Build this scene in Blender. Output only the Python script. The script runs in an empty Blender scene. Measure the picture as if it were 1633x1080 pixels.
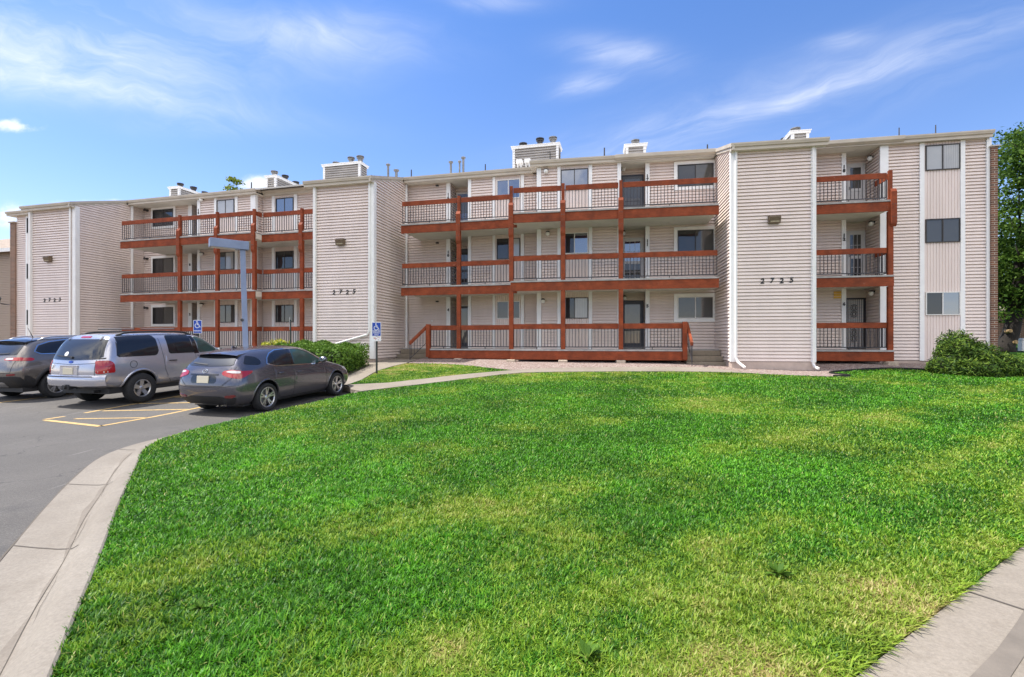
import bpy, bmesh, math, random
import numpy as np
from mathutils import Vector, Matrix
from mathutils.bvhtree import BVHTree
from mathutils.geometry import delaunay_2d_cdt

sc = bpy.context.scene
COL = sc.collection
R = math.radians
random.seed(7)
rng = np.random.default_rng(11)

# ------------------------------------------------------------------ camera, sky, sun, exposure
CAMZ = 1.6
cam_d = bpy.data.cameras.new("camera")
cam = bpy.data.objects.new("camera", cam_d)
COL.objects.link(cam)
cam.location = (0, 0, CAMZ)
cam.rotation_euler = (R(90), 0, 0)
cam_d.sensor_width = 36.0
cam_d.lens = 36.0 * 780.0 / 1633.0
cam_d.shift_y = 4.0 / 1633.0
cam_d.clip_start = 0.05
cam_d.clip_end = 3000
sc.camera = cam

SUN_EL, SUN_AZ = R(62.5), math.atan2(-0.975, 0.222)     # azimuth measured from +Y towards +X
SUN = Vector((math.sin(SUN_AZ) * math.cos(SUN_EL), math.cos(SUN_AZ) * math.cos(SUN_EL), math.sin(SUN_EL)))
sun_d = bpy.data.lights.new("sun", 'SUN')
sun_d.energy = 4.6
sun_d.angle = R(0.5)
sun_d.color = (1.0, 0.955, 0.89)
sun = bpy.data.objects.new("sun", sun_d)
COL.objects.link(sun)
sun.rotation_euler = SUN.to_track_quat('Z', 'Y').to_euler()
sun.location = (-20, 5, 40)

sc.view_settings.view_transform = 'Standard'
sc.view_settings.look = 'None'
sc.view_settings.gamma = 1
sc.view_settings.exposure = 0.70
sc.view_settings.use_curve_mapping = False
sc.render.engine = 'CYCLES'
sc.cycles.use_denoising = True
sc.cycles.max_bounces = 8
sc.cycles.diffuse_bounces = 4
sc.cycles.glossy_bounces = 4
sc.cycles.transparent_max_bounces = 12
sc.cycles.sample_clamp_indirect = 8

world = bpy.data.worlds.new("World")
sc.world = world
world.use_nodes = True


class NT:
    """small helper around a node tree"""
    def __init__(s, tree):
        s.t = tree
        s.t.nodes.clear()

    def n(s, typ, **kw):
        nd = s.t.nodes.new(typ)
        for k, v in kw.items():
            if k.startswith('i_'):
                continue
            setattr(nd, k, v)
        return nd

    def l(s, a, b):
        s.t.links.new(a, b)

    def val(s, sock, v):
        if isinstance(v, bpy.types.NodeSocket):
            s.l(v, sock)
        else:
            sock.default_value = v

    def math(s, op, a, b=0.0, c=0.0, clamp=False):
        nd = s.n('ShaderNodeMath', operation=op)
        nd.use_clamp = clamp
        s.val(nd.inputs[0], a)
        s.val(nd.inputs[1], b)
        s.val(nd.inputs[2], c)
        return nd.outputs[0]

    def mix(s, f, a, b, mode='MIX'):
        nd = s.n('ShaderNodeMix', data_type='RGBA', blend_type=mode)
        s.val(nd.inputs[0], f)
        for sock, v in ((nd.inputs[6], a), (nd.inputs[7], b)):
            if isinstance(v, (tuple, list)) and len(v) == 3:
                v = (*v, 1)
            s.val(sock, v)
        return nd.outputs[2]

    def noise(s, vec, scale, detail=3, rough=0.55, dist=0.0, dim='3D'):
        nd = s.n('ShaderNodeTexNoise', noise_dimensions=dim)
        if vec is not None:
            s.l(vec, nd.inputs['Vector'])
        nd.inputs['Scale'].default_value = scale
        nd.inputs['Detail'].default_value = detail
        nd.inputs['Roughness'].default_value = rough
        nd.inputs['Distortion'].default_value = dist
        return nd.outputs[0]

    def ramp(s, f, stops, interp='LINEAR'):
        nd = s.n('ShaderNodeValToRGB')
        nd.color_ramp.interpolation = interp
        el = nd.color_ramp.elements
        while len(el) < len(stops):
            el.new(0.5)
        for e, (p, c) in zip(el, stops):
            e.position = p
            e.color = (*c, 1) if len(c) == 3 else c
        s.l(f, nd.inputs[0])
        return nd.outputs[0]

    def rng(s, v, a, b, c=0.0, d=1.0, smooth=False):
        nd = s.n('ShaderNodeMapRange')
        nd.clamp = True
        if smooth:
            nd.interpolation_type = 'SMOOTHSTEP'
        s.val(nd.inputs[0], v)
        for i, q in enumerate((a, b, c, d)):
            nd.inputs[i + 1].default_value = q
        return nd.outputs[0]

    def xyz(s, x, y, z):
        nd = s.n('ShaderNodeCombineXYZ')
        s.val(nd.inputs[0], x)
        s.val(nd.inputs[1], y)
        s.val(nd.inputs[2], z)
        return nd.outputs[0]


def make_sky():
    N = NT(world.node_tree)
    out = N.n('ShaderNodeOutputWorld')
    bg = N.n('ShaderNodeBackground')
    N.l(bg.outputs[0], out.inputs[0])
    sky = N.n('ShaderNodeTexSky', sky_type='NISHITA')
    sky.sun_disc = False
    sky.sun_elevation = SUN_EL
    sky.sun_rotation = SUN_AZ
    sky.altitude = 1600
    sky.air_density = 1.0
    sky.dust_density = 0.35
    sky.ozone_density = 2.0
    bg.inputs[1].default_value = 0.15
    tc = N.n('ShaderNodeTexCoord')
    sep = N.n('ShaderNodeSeparateXYZ')
    N.l(tc.outputs['Generated'], sep.inputs[0])
    dx, dy, dz = sep.outputs
    # cloud layer: gnomonic coordinates on the northern half of the sky, so that streaks run straight
    ay = N.math('MAXIMUM', N.math('ABSOLUTE', dy), 0.05)
    X = N.math('DIVIDE', dx, ay)
    Z = N.math('DIVIDE', dz, ay)
    base = N.xyz(X, Z, 0.0)

    def rot(cx, cz, ang):
        c, s_ = math.cos(ang), math.sin(ang)
        px = N.math('SUBTRACT', X, cx)
        pz = N.math('SUBTRACT', Z, cz)
        a = N.math('ADD', N.math('MULTIPLY', px, c), N.math('MULTIPLY', pz, s_))
        b = N.math('SUBTRACT', N.math('MULTIPLY', pz, c), N.math('MULTIPLY', px, s_))
        return a, b

    def blob(cx, cz, ang, ra, rb, amp):
        a, b = rot(cx, cz, ang)
        a = N.math('DIVIDE', a, ra)
        b = N.math('DIVIDE', b, rb)
        q = N.math('ADD', N.math('MULTIPLY', a, a), N.math('MULTIPLY', b, b))
        return N.math('MULTIPLY', N.math('EXPONENT', N.math('MULTIPLY', q, -1.0)), amp)

    def P(x, y):
        return (x - 816.5) / 780.0, (544.0 - y) / 780.0

    # warp
    w1 = N.noise(base, 1.6, 4, 0.6)
    w2 = N.noise(N.xyz(N.math('ADD', X, 7.3), Z, 3.1), 1.6, 4, 0.6)
    a1, b1 = rot(0, 0, R(-14))
    st = N.xyz(N.math('ADD', N.math('MULTIPLY', a1, 1.3), N.math('MULTIPLY', w1, 1.0)),
               N.math('ADD', N.math('MULTIPLY', b1, 5.5), N.math('MULTIPLY', w2, 1.5)), 0.4)
    streakL = N.math('MULTIPLY', N.rng(N.noise(st, 1.5, 9, 0.62, 0.5), 0.38, 0.78), N.rng(N.noise(st, 5.5, 6, 0.6, 0.6), 0.25, 0.62, 0.55, 1.0))
    a2, b2 = rot(0, 0, R(18))
    st2 = N.xyz(N.math('ADD', N.math('MULTIPLY', a2, 1.1), N.math('MULTIPLY', w2, 0.6)),
                N.math('ADD', N.math('MULTIPLY', b2, 8.0), N.math('MULTIPLY', w1, 1.2)), 2.4)
    streakR = N.math('MULTIPLY', N.rng(N.noise(st2, 1.7, 9, 0.62, 0.5), 0.36, 0.76), N.rng(N.noise(st2, 5.5, 6, 0.6, 0.6), 0.25, 0.62, 0.5, 1.0))
    mL = None
    for (x, y, ang, ra, rb, amp) in ((130, 70, -8, 260, 62, 1.25), (60, 110, 0, 190, 50, 0.6), (520, 52, -6, 150, 38, 0.95),
                                     (180, 148, -9, 250, 22, 0.95), (300, 205, -3, 90, 16, 0.45), (800, 2, 0, 70, 16, 0.7),
                                     (250, 0, -20, 240, 40, 0.35)):
        cx, cz = P(x, y)
        bb = blob(cx, cz, R(ang), ra / 780, rb / 780, amp)
        mL = bb if mL is None else N.math('ADD', mL, bb)
    mR = None
    for (x, y, ang, ra, rb, amp) in ((1330, 140, 20, 420, 13, 0.52), (1250, 165, 18, 480, 60, 0.30), (990, 85, -6, 75, 22, 1.1),
                                     (930, 133, 10, 55, 17, 1.0), (1350, 66, 8, 50, 12, 0.6), (1050, 215, 14, 230, 30, 0.55),
                                     (1500, 60, 14, 260, 30, 0.35)):
        cx, cz = P(x, y)
        bb = blob(cx, cz, R(ang), ra / 780, rb / 780, amp)
        mR = bb if mR is None else N.math('ADD', mR, bb)
    cl = N.math('ADD', N.math('MULTIPLY', mL, N.math('ADD', N.math('MULTIPLY', streakL, 0.75), 0.12)),
                N.math('MULTIPLY', mR, N.math('ADD', N.math('MULTIPLY', streakR, 0.75), 0.10)))
    # cumulus puffs near the horizon
    pv = N.xyz(N.math('MULTIPLY', X, 1.0), N.math('MULTIPLY', Z, 1.6), 0.0)
    pn = N.noise(pv, 13.0, 8, 0.62)
    mP = None
    for (x, y, ra, rb, amp) in ((26, 199, 46, 11, 1.6), (0, 345, 50, 20, 1.5), (118, 326, 34, 9, 1.1), (182, 322, 24, 7, 1.0),
                                (408, 293, 34, 13, 1.6), (60, 338, 40, 9, 0.8)):
        cx, cz = P(x, y)
        bb = blob(cx, cz, 0, ra / 780, rb / 780, amp)
        mP = bb if mP is None else N.math('ADD', mP, bb)
    puff = N.math('MULTIPLY', N.rng(N.math('MULTIPLY', mP, N.rng(pn, 0.30, 0.68)), 0.12, 0.95, smooth=True), 0.9)
    # the southern half (behind the viewer) gets bright clouds, added as fill for the shaded fronts
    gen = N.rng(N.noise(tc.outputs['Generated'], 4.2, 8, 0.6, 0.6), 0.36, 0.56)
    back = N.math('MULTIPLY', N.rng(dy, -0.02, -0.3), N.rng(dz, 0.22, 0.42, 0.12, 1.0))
    cl = N.math('MAXIMUM', cl, puff)
    cl = N.math('MULTIPLY', cl, N.rng(dy, 0.02, 0.15))
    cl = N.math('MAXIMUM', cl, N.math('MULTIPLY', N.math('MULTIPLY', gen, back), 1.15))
    cl = N.math('MULTIPLY', cl, N.rng(dz, -0.01, 0.06), clamp=True)
    hs = N.n('ShaderNodeHueSaturation')
    hs.inputs['Saturation'].default_value = 1.05
    hs.inputs['Value'].default_value = 1.0
    N.l(sky.outputs[0], hs.inputs['Color'])
    cloudcol = N.mix(back, (5.2, 5.3, 5.5), (13.5, 12.8, 11.6))  # unseen southern clouds far brighter than the visible ones, as added fill
    tint = N.ramp(N.rng(dz, 0.0, 0.55), [(0.0, (1.08, .86, .80)), (0.45, (.88, .87, .97)), (1.0, (.70, .85, 1.07))])
    blue = N.mix(1.0, hs.outputs[0], tint, 'MULTIPLY')
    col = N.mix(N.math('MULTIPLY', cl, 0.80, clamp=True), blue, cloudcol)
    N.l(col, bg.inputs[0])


make_sky()

# ------------------------------------------------------------------ materials
MATS = {}


def mat(name, base, rough=0.6, metal=0.0, spec=0.5, var=0.0, vscale=4.0, bump=0.0, bscale=60.0, coat=0.0, coords='Object'):
    """Principled surface with procedural colour variation and bump."""
    m = bpy.data.materials.new(name)
    m.use_nodes = True
    N = NT(m.node_tree)
    out = N.n('ShaderNodeOutputMaterial')
    p = N.n('ShaderNodeBsdfPrincipled')
    N.l(p.outputs[0], out.inputs[0])
    tc = N.n('ShaderNodeTexCoord')
    v = tc.outputs[coords]
    if var > 0:
        f = N.noise(v, vscale, 5, 0.6)
        lo = tuple(c * (1 - var) for c in base)
        hi = tuple(min(1, c * (1 + var)) for c in base)
        N.l(N.ramp(f, [(0.3, lo), (0.7, hi)]), p.inputs['Base Color'])
    else:
        p.inputs['Base Color'].default_value = (*base, 1)
    p.inputs['Roughness'].default_value = rough
    p.inputs['Metallic'].default_value = metal
    p.inputs['Specular IOR Level'].default_value = spec
    p.inputs['Coat Weight'].default_value = coat
    p.inputs['Coat Roughness'].default_value = 0.04
    if bump > 0:
        b = N.n('ShaderNodeBump')
        b.inputs['Strength'].default_value = bump
        b.inputs['Distance'].default_value = 0.02
        N.l(N.noise(v, bscale, 4, 0.65), b.inputs['Height'])
        N.l(b.outputs[0], p.inputs['Normal'])
    MATS[name] = m
    return m


def nodes_of(m):
    N = NT(m.node_tree)
    out = N.n('ShaderNodeOutputMaterial')
    p = N.n('ShaderNodeBsdfPrincipled')
    N.l(p.outputs[0], out.inputs[0])
    tc = N.n('ShaderNodeTexCoord')
    return N, p, tc


def newmat(name):
    m = bpy.data.materials.new(name)
    m.use_nodes = True
    MATS[name] = m
    return (m,) + nodes_of(m)


def bump(N, p, h, strength=0.3, dist=0.02):
    b = N.n('ShaderNodeBump')
    b.inputs['Strength'].default_value = strength
    b.inputs['Distance'].default_value = dist
    N.l(h, b.inputs['Height'])
    N.l(b.outputs[0], p.inputs['Normal'])


# vinyl siding: faint streaks of weathering
m, N, p, tc = newmat('siding')
v = tc.outputs['Object']
mp = N.n('ShaderNodeMapping')
mp.inputs['Scale'].default_value = (1, 1, 0.18)
N.l(v, mp.inputs[0])
f = N.noise(mp.outputs[0], 2.2, 5, 0.65)
f2 = N.noise(v, 18, 3, 0.6)
c = N.ramp(f, [(0.3, (0.72, 0.610, 0.548)), (0.7, (0.81, 0.692, 0.630))])
c = N.mix(N.math('MULTIPLY', f2, 0.12), c, (0.50, 0.44, 0.41))
N.l(c, p.inputs['Base Color'])
p.inputs['Roughness'].default_value = 0.5
bump(N, p, N.noise(v, 40, 3), 0.06, 0.01)

mat('chimney_siding', (0.36, 0.335, 0.31), 0.7, var=0.12, vscale=2)
mat('trim', (0.85, 0.84, 0.82), 0.5, var=0.05, vscale=3, bump=0.05, bscale=30)
mat('frieze', (0.52, 0.455, 0.37), 0.55, var=0.1, vscale=2, bump=0.05, bscale=20)
mat('soffit', (0.70, 0.66, 0.57), 0.7, var=0.06, vscale=2)
mat('footing_stone', (0.46, 0.38, 0.29), 0.9, var=0.3, vscale=9, bump=0.5, bscale=30)
mat('foundation', (0.50, 0.40, 0.34), 0.9, var=0.16, vscale=2.5, bump=0.25, bscale=25)
mat('deck_board', (0.36, 0.345, 0.33), 0.85, var=0.25, vscale=5, bump=0.25, bscale=30)
mat('black_iron', (0.028, 0.025, 0.030), 0.45, var=0.2, vscale=8)
mat('dark_frame', (0.035, 0.030, 0.028), 0.45, var=0.2, vscale=5)
mat('white_frame', (0.74, 0.72, 0.68), 0.45, var=0.05)
mat('pvc', (0.82, 0.80, 0.77), 0.4, var=0.06, vscale=4)
mat('galvanised', (0.24, 0.235, 0.23), 0.5, metal=0.5, var=0.3, vscale=8, bump=0.1, bscale=20)
mat('dark_metal', (0.06, 0.058, 0.06), 0.5, metal=0.4, var=0.3, vscale=8)
mat('door_white', (0.62, 0.60, 0.58), 0.5, var=0.05)
mat('door_grey', (0.13, 0.135, 0.15), 0.5, var=0.1)
mat('door_dark', (0.035, 0.038, 0.05), 0.4, var=0.2)
mat('door_blue', (0.16, 0.22, 0.36), 0.4, var=0.2)
mat('bronze', (0.16, 0.115, 0.075), 0.5, metal=0.3, var=0.25, vscale=10)
mat('lamp_glass', (0.80, 0.79, 0.74), 0.25)
mat('lens_glass', (0.42, 0.36, 0.25), 0.2, var=0.25, vscale=20)
mat('numeral', (0.012, 0.012, 0.014), 0.5)
mat('notice_yellow', (0.62, 0.36, 0.05), 0.6, var=0.1)
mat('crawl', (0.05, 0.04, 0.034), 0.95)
mat('roof_membrane', (0.52, 0.50, 0.47), 0.85, var=0.15, vscale=1.5, bump=0.2, bscale=20)

# stained timber
m, N, p, tc = newmat('redwood')
v = tc.outputs['Object']
f = N.noise(v, 3.0, 5, 0.6)
g = N.n('ShaderNodeMapping')
g.inputs['Scale'].default_value = (2, 2, 26)
N.l(v, g.inputs[0])
gr = N.noise(g.outputs[0], 3.0, 4, 0.6)
c = N.ramp(f, [(0.28, (0.18, 0.036, 0.013)), (0.72, (0.36, 0.077, 0.027))])
c = N.mix(N.rng(gr, 0.42, 0.70, 0, 0.7), c, (0.12, 0.034, 0.013))
wear = N.rng(N.noise(v, 7.5, 7, 0.72), 0.63, 0.74)
c = N.mix(N.math('MULTIPLY', wear, 0.7), c, (0.45, 0.28, 0.20))
c = N.mix(N.rng(N.noise(v, 1.4, 4, 0.6), 0.52, 0.72, 0, 0.55), c, (0.10, 0.028, 0.014))
N.l(c, p.inputs['Base Color'])
p.inputs['Roughness'].default_value = 0.7
p.inputs['Specular IOR Level'].default_value = 0.25
bump(N, p, gr, 0.25, 0.01)
mat('end_grain', (0.68, 0.56, 0.44), 0.85, var=0.2, vscale=30)

# glass of the flats: dark room, drawn blinds or a curtain behind a glossy pane
def glass_mat(name, base, stripes=None, curtain=False, refl=0.32, ior=1.7):
    m, N, p, tc = newmat(name)
    v = tc.outputs['Object']
    col = N.mix(N.noise(v, 1.3, 4, 0.6), tuple(c * 0.75 for c in base), tuple(c * 1.25 for c in base))
    if stripes:
        w = N.n('ShaderNodeTexWave', wave_type='BANDS', bands_direction='Z')
        w.inputs['Scale'].default_value = stripes
        N.l(v, w.inputs[0])
        col = N.mix(N.math('MULTIPLY', w.outputs[1], 0.35), col, tuple(c * 0.45 for c in base))
    if curtain:
        w = N.n('ShaderNodeTexWave', wave_type='BANDS', bands_direction='X')
        w.inputs['Scale'].default_value = 4.5
        w.inputs['Distortion'].default_value = 2
        N.l(v, w.inputs[0])
        col = N.mix(N.math('MULTIPLY', w.outputs[1], 0.4), col, tuple(c * 0.5 for c in base))
    N.l(col, p.inputs['Base Color'])
    p.inputs['Roughness'].default_value = 0.5
    p.inputs['Specular IOR Level'].default_value = 0.2
    gl = N.n('ShaderNodeBsdfGlossy')
    gl.inputs['Roughness'].default_value = 0.015
    gl.inputs['Color'].default_value = (0.95, 0.97, 1, 1)
    b = N.n('ShaderNodeBump')
    b.inputs['Strength'].default_value = 0.08
    b.inputs['Distance'].default_value = 0.05
    N.l(N.noise(v, 1.1, 2), b.inputs['Height'])
    N.l(b.outputs[0], gl.inputs['Normal'])
    fr = N.n('ShaderNodeFresnel')
    fr.inputs[0].default_value = ior
    mx = N.n('ShaderNodeMixShader')
    N.l(N.math('MAXIMUM', fr.outputs[0], refl), mx.inputs[0])
    N.l(p.outputs[0], mx.inputs[1])
    N.l(gl.outputs[0], mx.inputs[2])
    o = [n for n in N.t.nodes if n.type == 'OUTPUT_MATERIAL'][0]
    N.l(mx.outputs[0], o.inputs[0])
    return m


glass_mat('glass_dark', (0.012, 0.013, 0.015), refl=0.06)
glass_mat('glass_dim', (0.060, 0.058, 0.050), refl=0.06)
glass_mat('glass_blind', (0.48, 0.48, 0.47), stripes=14, refl=0.07)
glass_mat('glass_curtain', (0.44, 0.43, 0.41), curtain=True, refl=0.07)
glass_mat('glass_sky', (0.02, 0.03, 0.06), refl=0.26)
glass_mat('glass_storm', (0.15, 0.14, 0.12), refl=0.07)


def set_mats(o, *ms):
    for x in ms:
        o.data.materials.append(MATS[x] if isinstance(x, str) else x)


# ------------------------------------------------------------------ mesh helpers
class Fr:
    """plan frame: s runs along a facade, d out of it, z up"""
    def __init__(s, o, u, n):
        s.o, s.u, s.n = o, u, n

    def __call__(s, a, d, z):
        return (s.o[0] + a * s.u[0] + d * s.n[0], s.o[1] + a * s.u[1] + d * s.n[1], z)

    def side(s, a, d, right):
        """frame of a wall that runs back from (a,d); its outward side is +s (right) or -s"""
        q = 1 if right else -1
        return Fr(s(a, d, 0)[:2], (-s.n[0], -s.n[1]), (q * s.u[0], q * s.u[1]))


def section(tan, o):
    th = math.atan(tan)
    return Fr(o, (math.cos(th), -math.sin(th)), (-math.sin(th), -math.cos(th)))


A = section(.262, (5.163, 19.706))
B = section(.235, (4.813, 20.481))
C = section(.172, (3.479, 20.229))
D = section(.200, (4.057, 20.287))
WORLD = Fr((0, 0), (1, 0), (0, 1))
ROOTLOC = {}


class MB:
    def __init__(s, fr=None):
        s.v, s.f, s.m = [], [], []
        s.fr = fr
        s.mi = 0

    def pt(s, a, d, z):
        s.v.append(s.fr(a, d, z) if s.fr else (a, d, z))
        return len(s.v) - 1

    def face(s, idx):
        s.f.append(tuple(idx))
        s.m.append(s.mi)

    def quad(s, *ps):
        s.face([s.pt(*q) for q in ps])

    def box(s, a0, a1, d0, d1, z0, z1):
        i = [s.pt(a, d, z) for z in (z0, z1) for d in (d0, d1) for a in (a0, a1)]
        for q in ((0, 1, 3, 2), (4, 6, 7, 5), (0, 4, 5, 1), (2, 3, 7, 6), (0, 2, 6, 4), (1, 5, 7, 3)):
            s.face([i[k] for k in q])

    def prism(s, poly, z0, z1):
        """poly in plan (a,d)"""
        n = len(poly)
        b = [s.pt(x, y, z0) for x, y in poly]
        t = [s.pt(x, y, z1) for x, y in poly]
        s.face(b[::-1])
        s.face(t)
        for k in range(n):
            s.face((b[k], b[(k + 1) % n], t[(k + 1) % n], t[k]))

    def extr(s, poly, a0, a1):
        """profile poly in (d,z) extruded along s"""
        n = len(poly)
        b = [s.pt(a0, y, z) for y, z in poly]
        t = [s.pt(a1, y, z) for y, z in poly]
        s.face(b[::-1])
        s.face(t)
        for k in range(n):
            s.face((b[k], b[(k + 1) % n], t[(k + 1) % n], t[k]))

    def tube(s, path, r, n=8, cap=True):
        P = [Vector(s.fr(*q) if s.fr else q) for q in path]
        rr = r if isinstance(r, (list, tuple)) else [r] * len(P)
        rings = []
        up = None
        for k, q in enumerate(P):
            t = (P[min(k + 1, len(P) - 1)] - P[max(k - 1, 0)]).normalized()
            if up is None:
                up = Vector((0, 0, 1)) if abs(t.z) < 0.9 else Vector((1, 0, 0))
            x = t.cross(up).normalized()
            y = x.cross(t).normalized()
            up = y
            ring = []
            for j in range(n):
                an = 2 * math.pi * j / n + math.pi / n
                w = q + (x * math.cos(an) + y * math.sin(an)) * rr[k]
                s.v.append(tuple(w))
                ring.append(len(s.v) - 1)
            rings.append(ring)
        for k in range(len(rings) - 1):
            for j in range(n):
                s.face((rings[k][j], rings[k][(j + 1) % n], rings[k + 1][(j + 1) % n], rings[k + 1][j]))
        if cap:
            s.face(rings[0][::-1])
            s.face(rings[-1])

    def lathe(s, c, axis, prof, n=20, cap=True):
        """prof: (radius, offset along axis)"""
        c = Vector(s.fr(*c) if s.fr else c)
        ax = Vector(axis).normalized()
        x = ax.cross(Vector((0, 0, 1)) if abs(ax.z) < 0.9 else Vector((1, 0, 0))).normalized()
        y = ax.cross(x)
        rings = []
        for r, h in prof:
            ring = []
            for j in range(n):
                an = 2 * math.pi * j / n
                s.v.append(tuple(c + ax * h + (x * math.cos(an) + y * math.sin(an)) * r))
                ring.append(len(s.v) - 1)
            rings.append(ring)
        for k in range(len(rings) - 1):
            for j in range(n):
                s.face((rings[k][j], rings[k][(j + 1) % n], rings[k + 1][(j + 1) % n], rings[k + 1][j]))
        if cap:
            s.face(rings[0][::-1])
            s.face(rings[-1])

    def build(s, name, mats, parent=None, smooth=False, local=False, recalc=True, bevel=0.0, origin=None):
        me = bpy.data.meshes.new(name)
        v = np.array(s.v, dtype=float).reshape(-1, 3)
        loc = np.zeros(3)
        if not local:
            if parent is not None:
                loc = np.array(ROOTLOC[parent.name])
            else:
                if origin is None:
                    loc = np.array([(v[:, 0].min() + v[:, 0].max()) / 2, (v[:, 1].min() + v[:, 1].max()) / 2, v[:, 2].min()])
                else:
                    loc = np.array(origin)
            v = v - loc
        me.from_pydata([tuple(q) for q in v], [], s.f)
        o = bpy.data.objects.new(name, me)
        COL.objects.link(o)
        set_mats(o, *(mats if isinstance(mats, (list, tuple)) else [mats]))
        if max(s.m, default=0) > 0:
            me.polygons.foreach_set('material_index', s.m)
        if recalc:
            bm = bmesh.new()
            bm.from_mesh(me)
            bmesh.ops.recalc_face_normals(bm, faces=bm.faces)
            bm.to_mesh(me)
            bm.free()
        if smooth:
            me.polygons.foreach_set('use_smooth', [True] * len(me.polygons))
            if smooth != 2:
                try:
                    me.set_sharp_from_angle(angle=R(40))
                except Exception:
                    pass
        if bevel > 0:
            bv = o.modifiers.new('bevel', 'BEVEL')
            bv.width = bevel
            bv.segments = 2
            bv.limit_method = 'ANGLE'
        if parent is not None:
            o.parent = parent
            ROOTLOC[o.name] = ROOTLOC[parent.name]
        else:
            o.location = loc
            ROOTLOC[o.name] = tuple(loc)
        return o


def thing(name, label, cat, loc=(0, 0, 0), group=None, rotz=0.0):
    o = bpy.data.objects.new(name, None)
    o.empty_display_size = 0.3
    COL.objects.link(o)
    o.location = loc
    o.rotation_euler = (0, 0, rotz)
    ROOTLOC[o.name] = tuple(loc)
    tag(o, label, cat, group)
    return o


def tag(o, label, cat, group=None):
    o['label'] = label
    o['category'] = cat
    if group:
        o['group'] = group
    return o


def struct(o, kind='structure'):
    o['kind'] = kind
    return o


def text_mesh(txt, size, depth=0.006, bold=0.0, align='CENTER', shear=0.0):
    """returns verts, faces of extruded lettering in the xz plane (y = depth)"""
    cu = bpy.data.curves.new('lettering', 'FONT')
    cu.body = txt
    cu.size = size
    cu.extrude = depth
    cu.offset = bold
    cu.shear = shear
    cu.align_x = align
    cu.align_y = 'CENTER'
    cu.resolution_u = 3
    o = bpy.data.objects.new('lettering', cu)
    COL.objects.link(o)
    bpy.context.view_layer.update()
    dg = bpy.context.evaluated_depsgraph_get()
    me = bpy.data.meshes.new_from_object(o.evaluated_get(dg))
    v = [tuple(q.co) for q in me.vertices]
    f = [tuple(q.vertices) for q in me.polygons]
    bpy.data.objects.remove(o)
    bpy.data.curves.remove(cu)
    bpy.data.meshes.remove(me)
    return v, f


def add_text(mb, txt, a, d, z, size, depth=0.006, bold=0.0, align='CENTER', shear=0.0):
    v, f = text_mesh(txt, size, depth, bold, align, shear)
    b = len(mb.v)
    for x, y, q in v:
        mb.pt(a + x, d + q, z + y)
    for fc in f:
        mb.face([b + k for k in fc])
# ------------------------------------------------------------------ terrain
CP = np.array([
    (-1.03, .6, .08), (-2.07, 2.18, .09), (-2.93, 3.48, .10), (-3.6, 4.57, .10), (-4.56, 5.97, .10), (-5.3, 7.27, .12),
    (-5.05, 9.4, .15), (-4.58, 11.3, .19), (-4.2, 12.5, .23), (-3.4, 13.3, .31), (-1.13, 14.8, .48), (.2, 15.8, .57),
    (3.5, 15.8, .60), (6.5, 15.6, .60), (9.7, 14.5, .52), (12.9, 17.0, .72), (14.5, 16.6, .62), (13.2, 12.6, .46),
    (1.48, 2.18, .08), (3.85, 3.68, .09), (7, 5.68, .12), (13.9, 10, .25), (2, 8, .27), (8, 10, .33), (0.3, 5, .15),
    (-1.5, 10, .30), (4, 12.5, .46), (10, 12.5, .42),
    (-3.67, 14.6, .34), (-1.56, 15.9, .50), (0, 16.7, .60), (-4.9, 14.55, .30), (-4.8, 17.1, .54), (-4.4, 19.0, .68), (-2.2, 18.5, .71),
    (-8, 20.6, .74), (-6, 20.4, .72), (-4.7, 20.0, .75), (-2, 19.2, .76), (2, 18.6, .75), (5.5, 18.1, .74), (3, 17.0, .66), (6.7, 16.9, .66),
    (7.9, 17.3, .63), (10.5, 16.85, .57), (11.5, 18.2, .76), (14, 18.5, .77), (17.6, 17.8, .76), (18, 16, .66),
    (-6.6, 18.6, .50), (-8.5, 18.5, .48), (-10, 17.0, .36), (-9, 21.5, .62), (-14, 21.5, .55), (-20, 23.3, .55), (-28, 25, .55),
    (-6.5, 16.0, .34), (-9.5, 16.0, .33), (-14, 18.0, .36), (-20, 19.5, .36), (-30, 22, .4),
    (20, 22, .95), (26, 26, 1.15), (34, 30, 1.3), (30, 18, .8), (24, 12, .4), (40, 40, 1.6), (0, 32, .9), (-20, 36, .8), (-40, 30, .5), (10, 40, 1.0),
    (40, 20, .9), (20, 40, 1.3)])


def tps_fit():
    x = CP[:, :2]
    d = np.linalg.norm(x[:, None] - x[None], axis=2)
    K = np.where(d > 0, d * d * np.log(d + 1e-9), 0)
    n = len(x)
    Q = np.hstack([np.ones((n, 1)), x])
    M = np.zeros((n + 3, n + 3))
    M[:n, :n] = K + np.eye(n) * 0.35
    M[:n, n:] = Q
    M[n:, :n] = Q.T
    return np.linalg.solve(M, np.concatenate([CP[:, 2], np.zeros(3)]))


TW = tps_fit()


def terrain(x, y):
    x = np.asarray(x, float)
    y = np.asarray(y, float)
    p = np.stack([x.ravel(), y.ravel()], 1)
    d = np.linalg.norm(p[:, None] - CP[None, :, :2], axis=2)
    n = len(CP)
    z = np.where(d > 0, d * d * np.log(d + 1e-9), 0) @ TW[:n] + TW[n] + p @ TW[n + 1:]
    z = np.clip(z, 0.03, 2.2)
    return z.reshape(x.shape)


def tz(x, y):
    return float(terrain(np.array([x]), np.array([y]))[0])


def lot_z(x, y):
    return np.maximum(0, .03 * (np.asarray(y, float) - 10.5))


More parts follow.
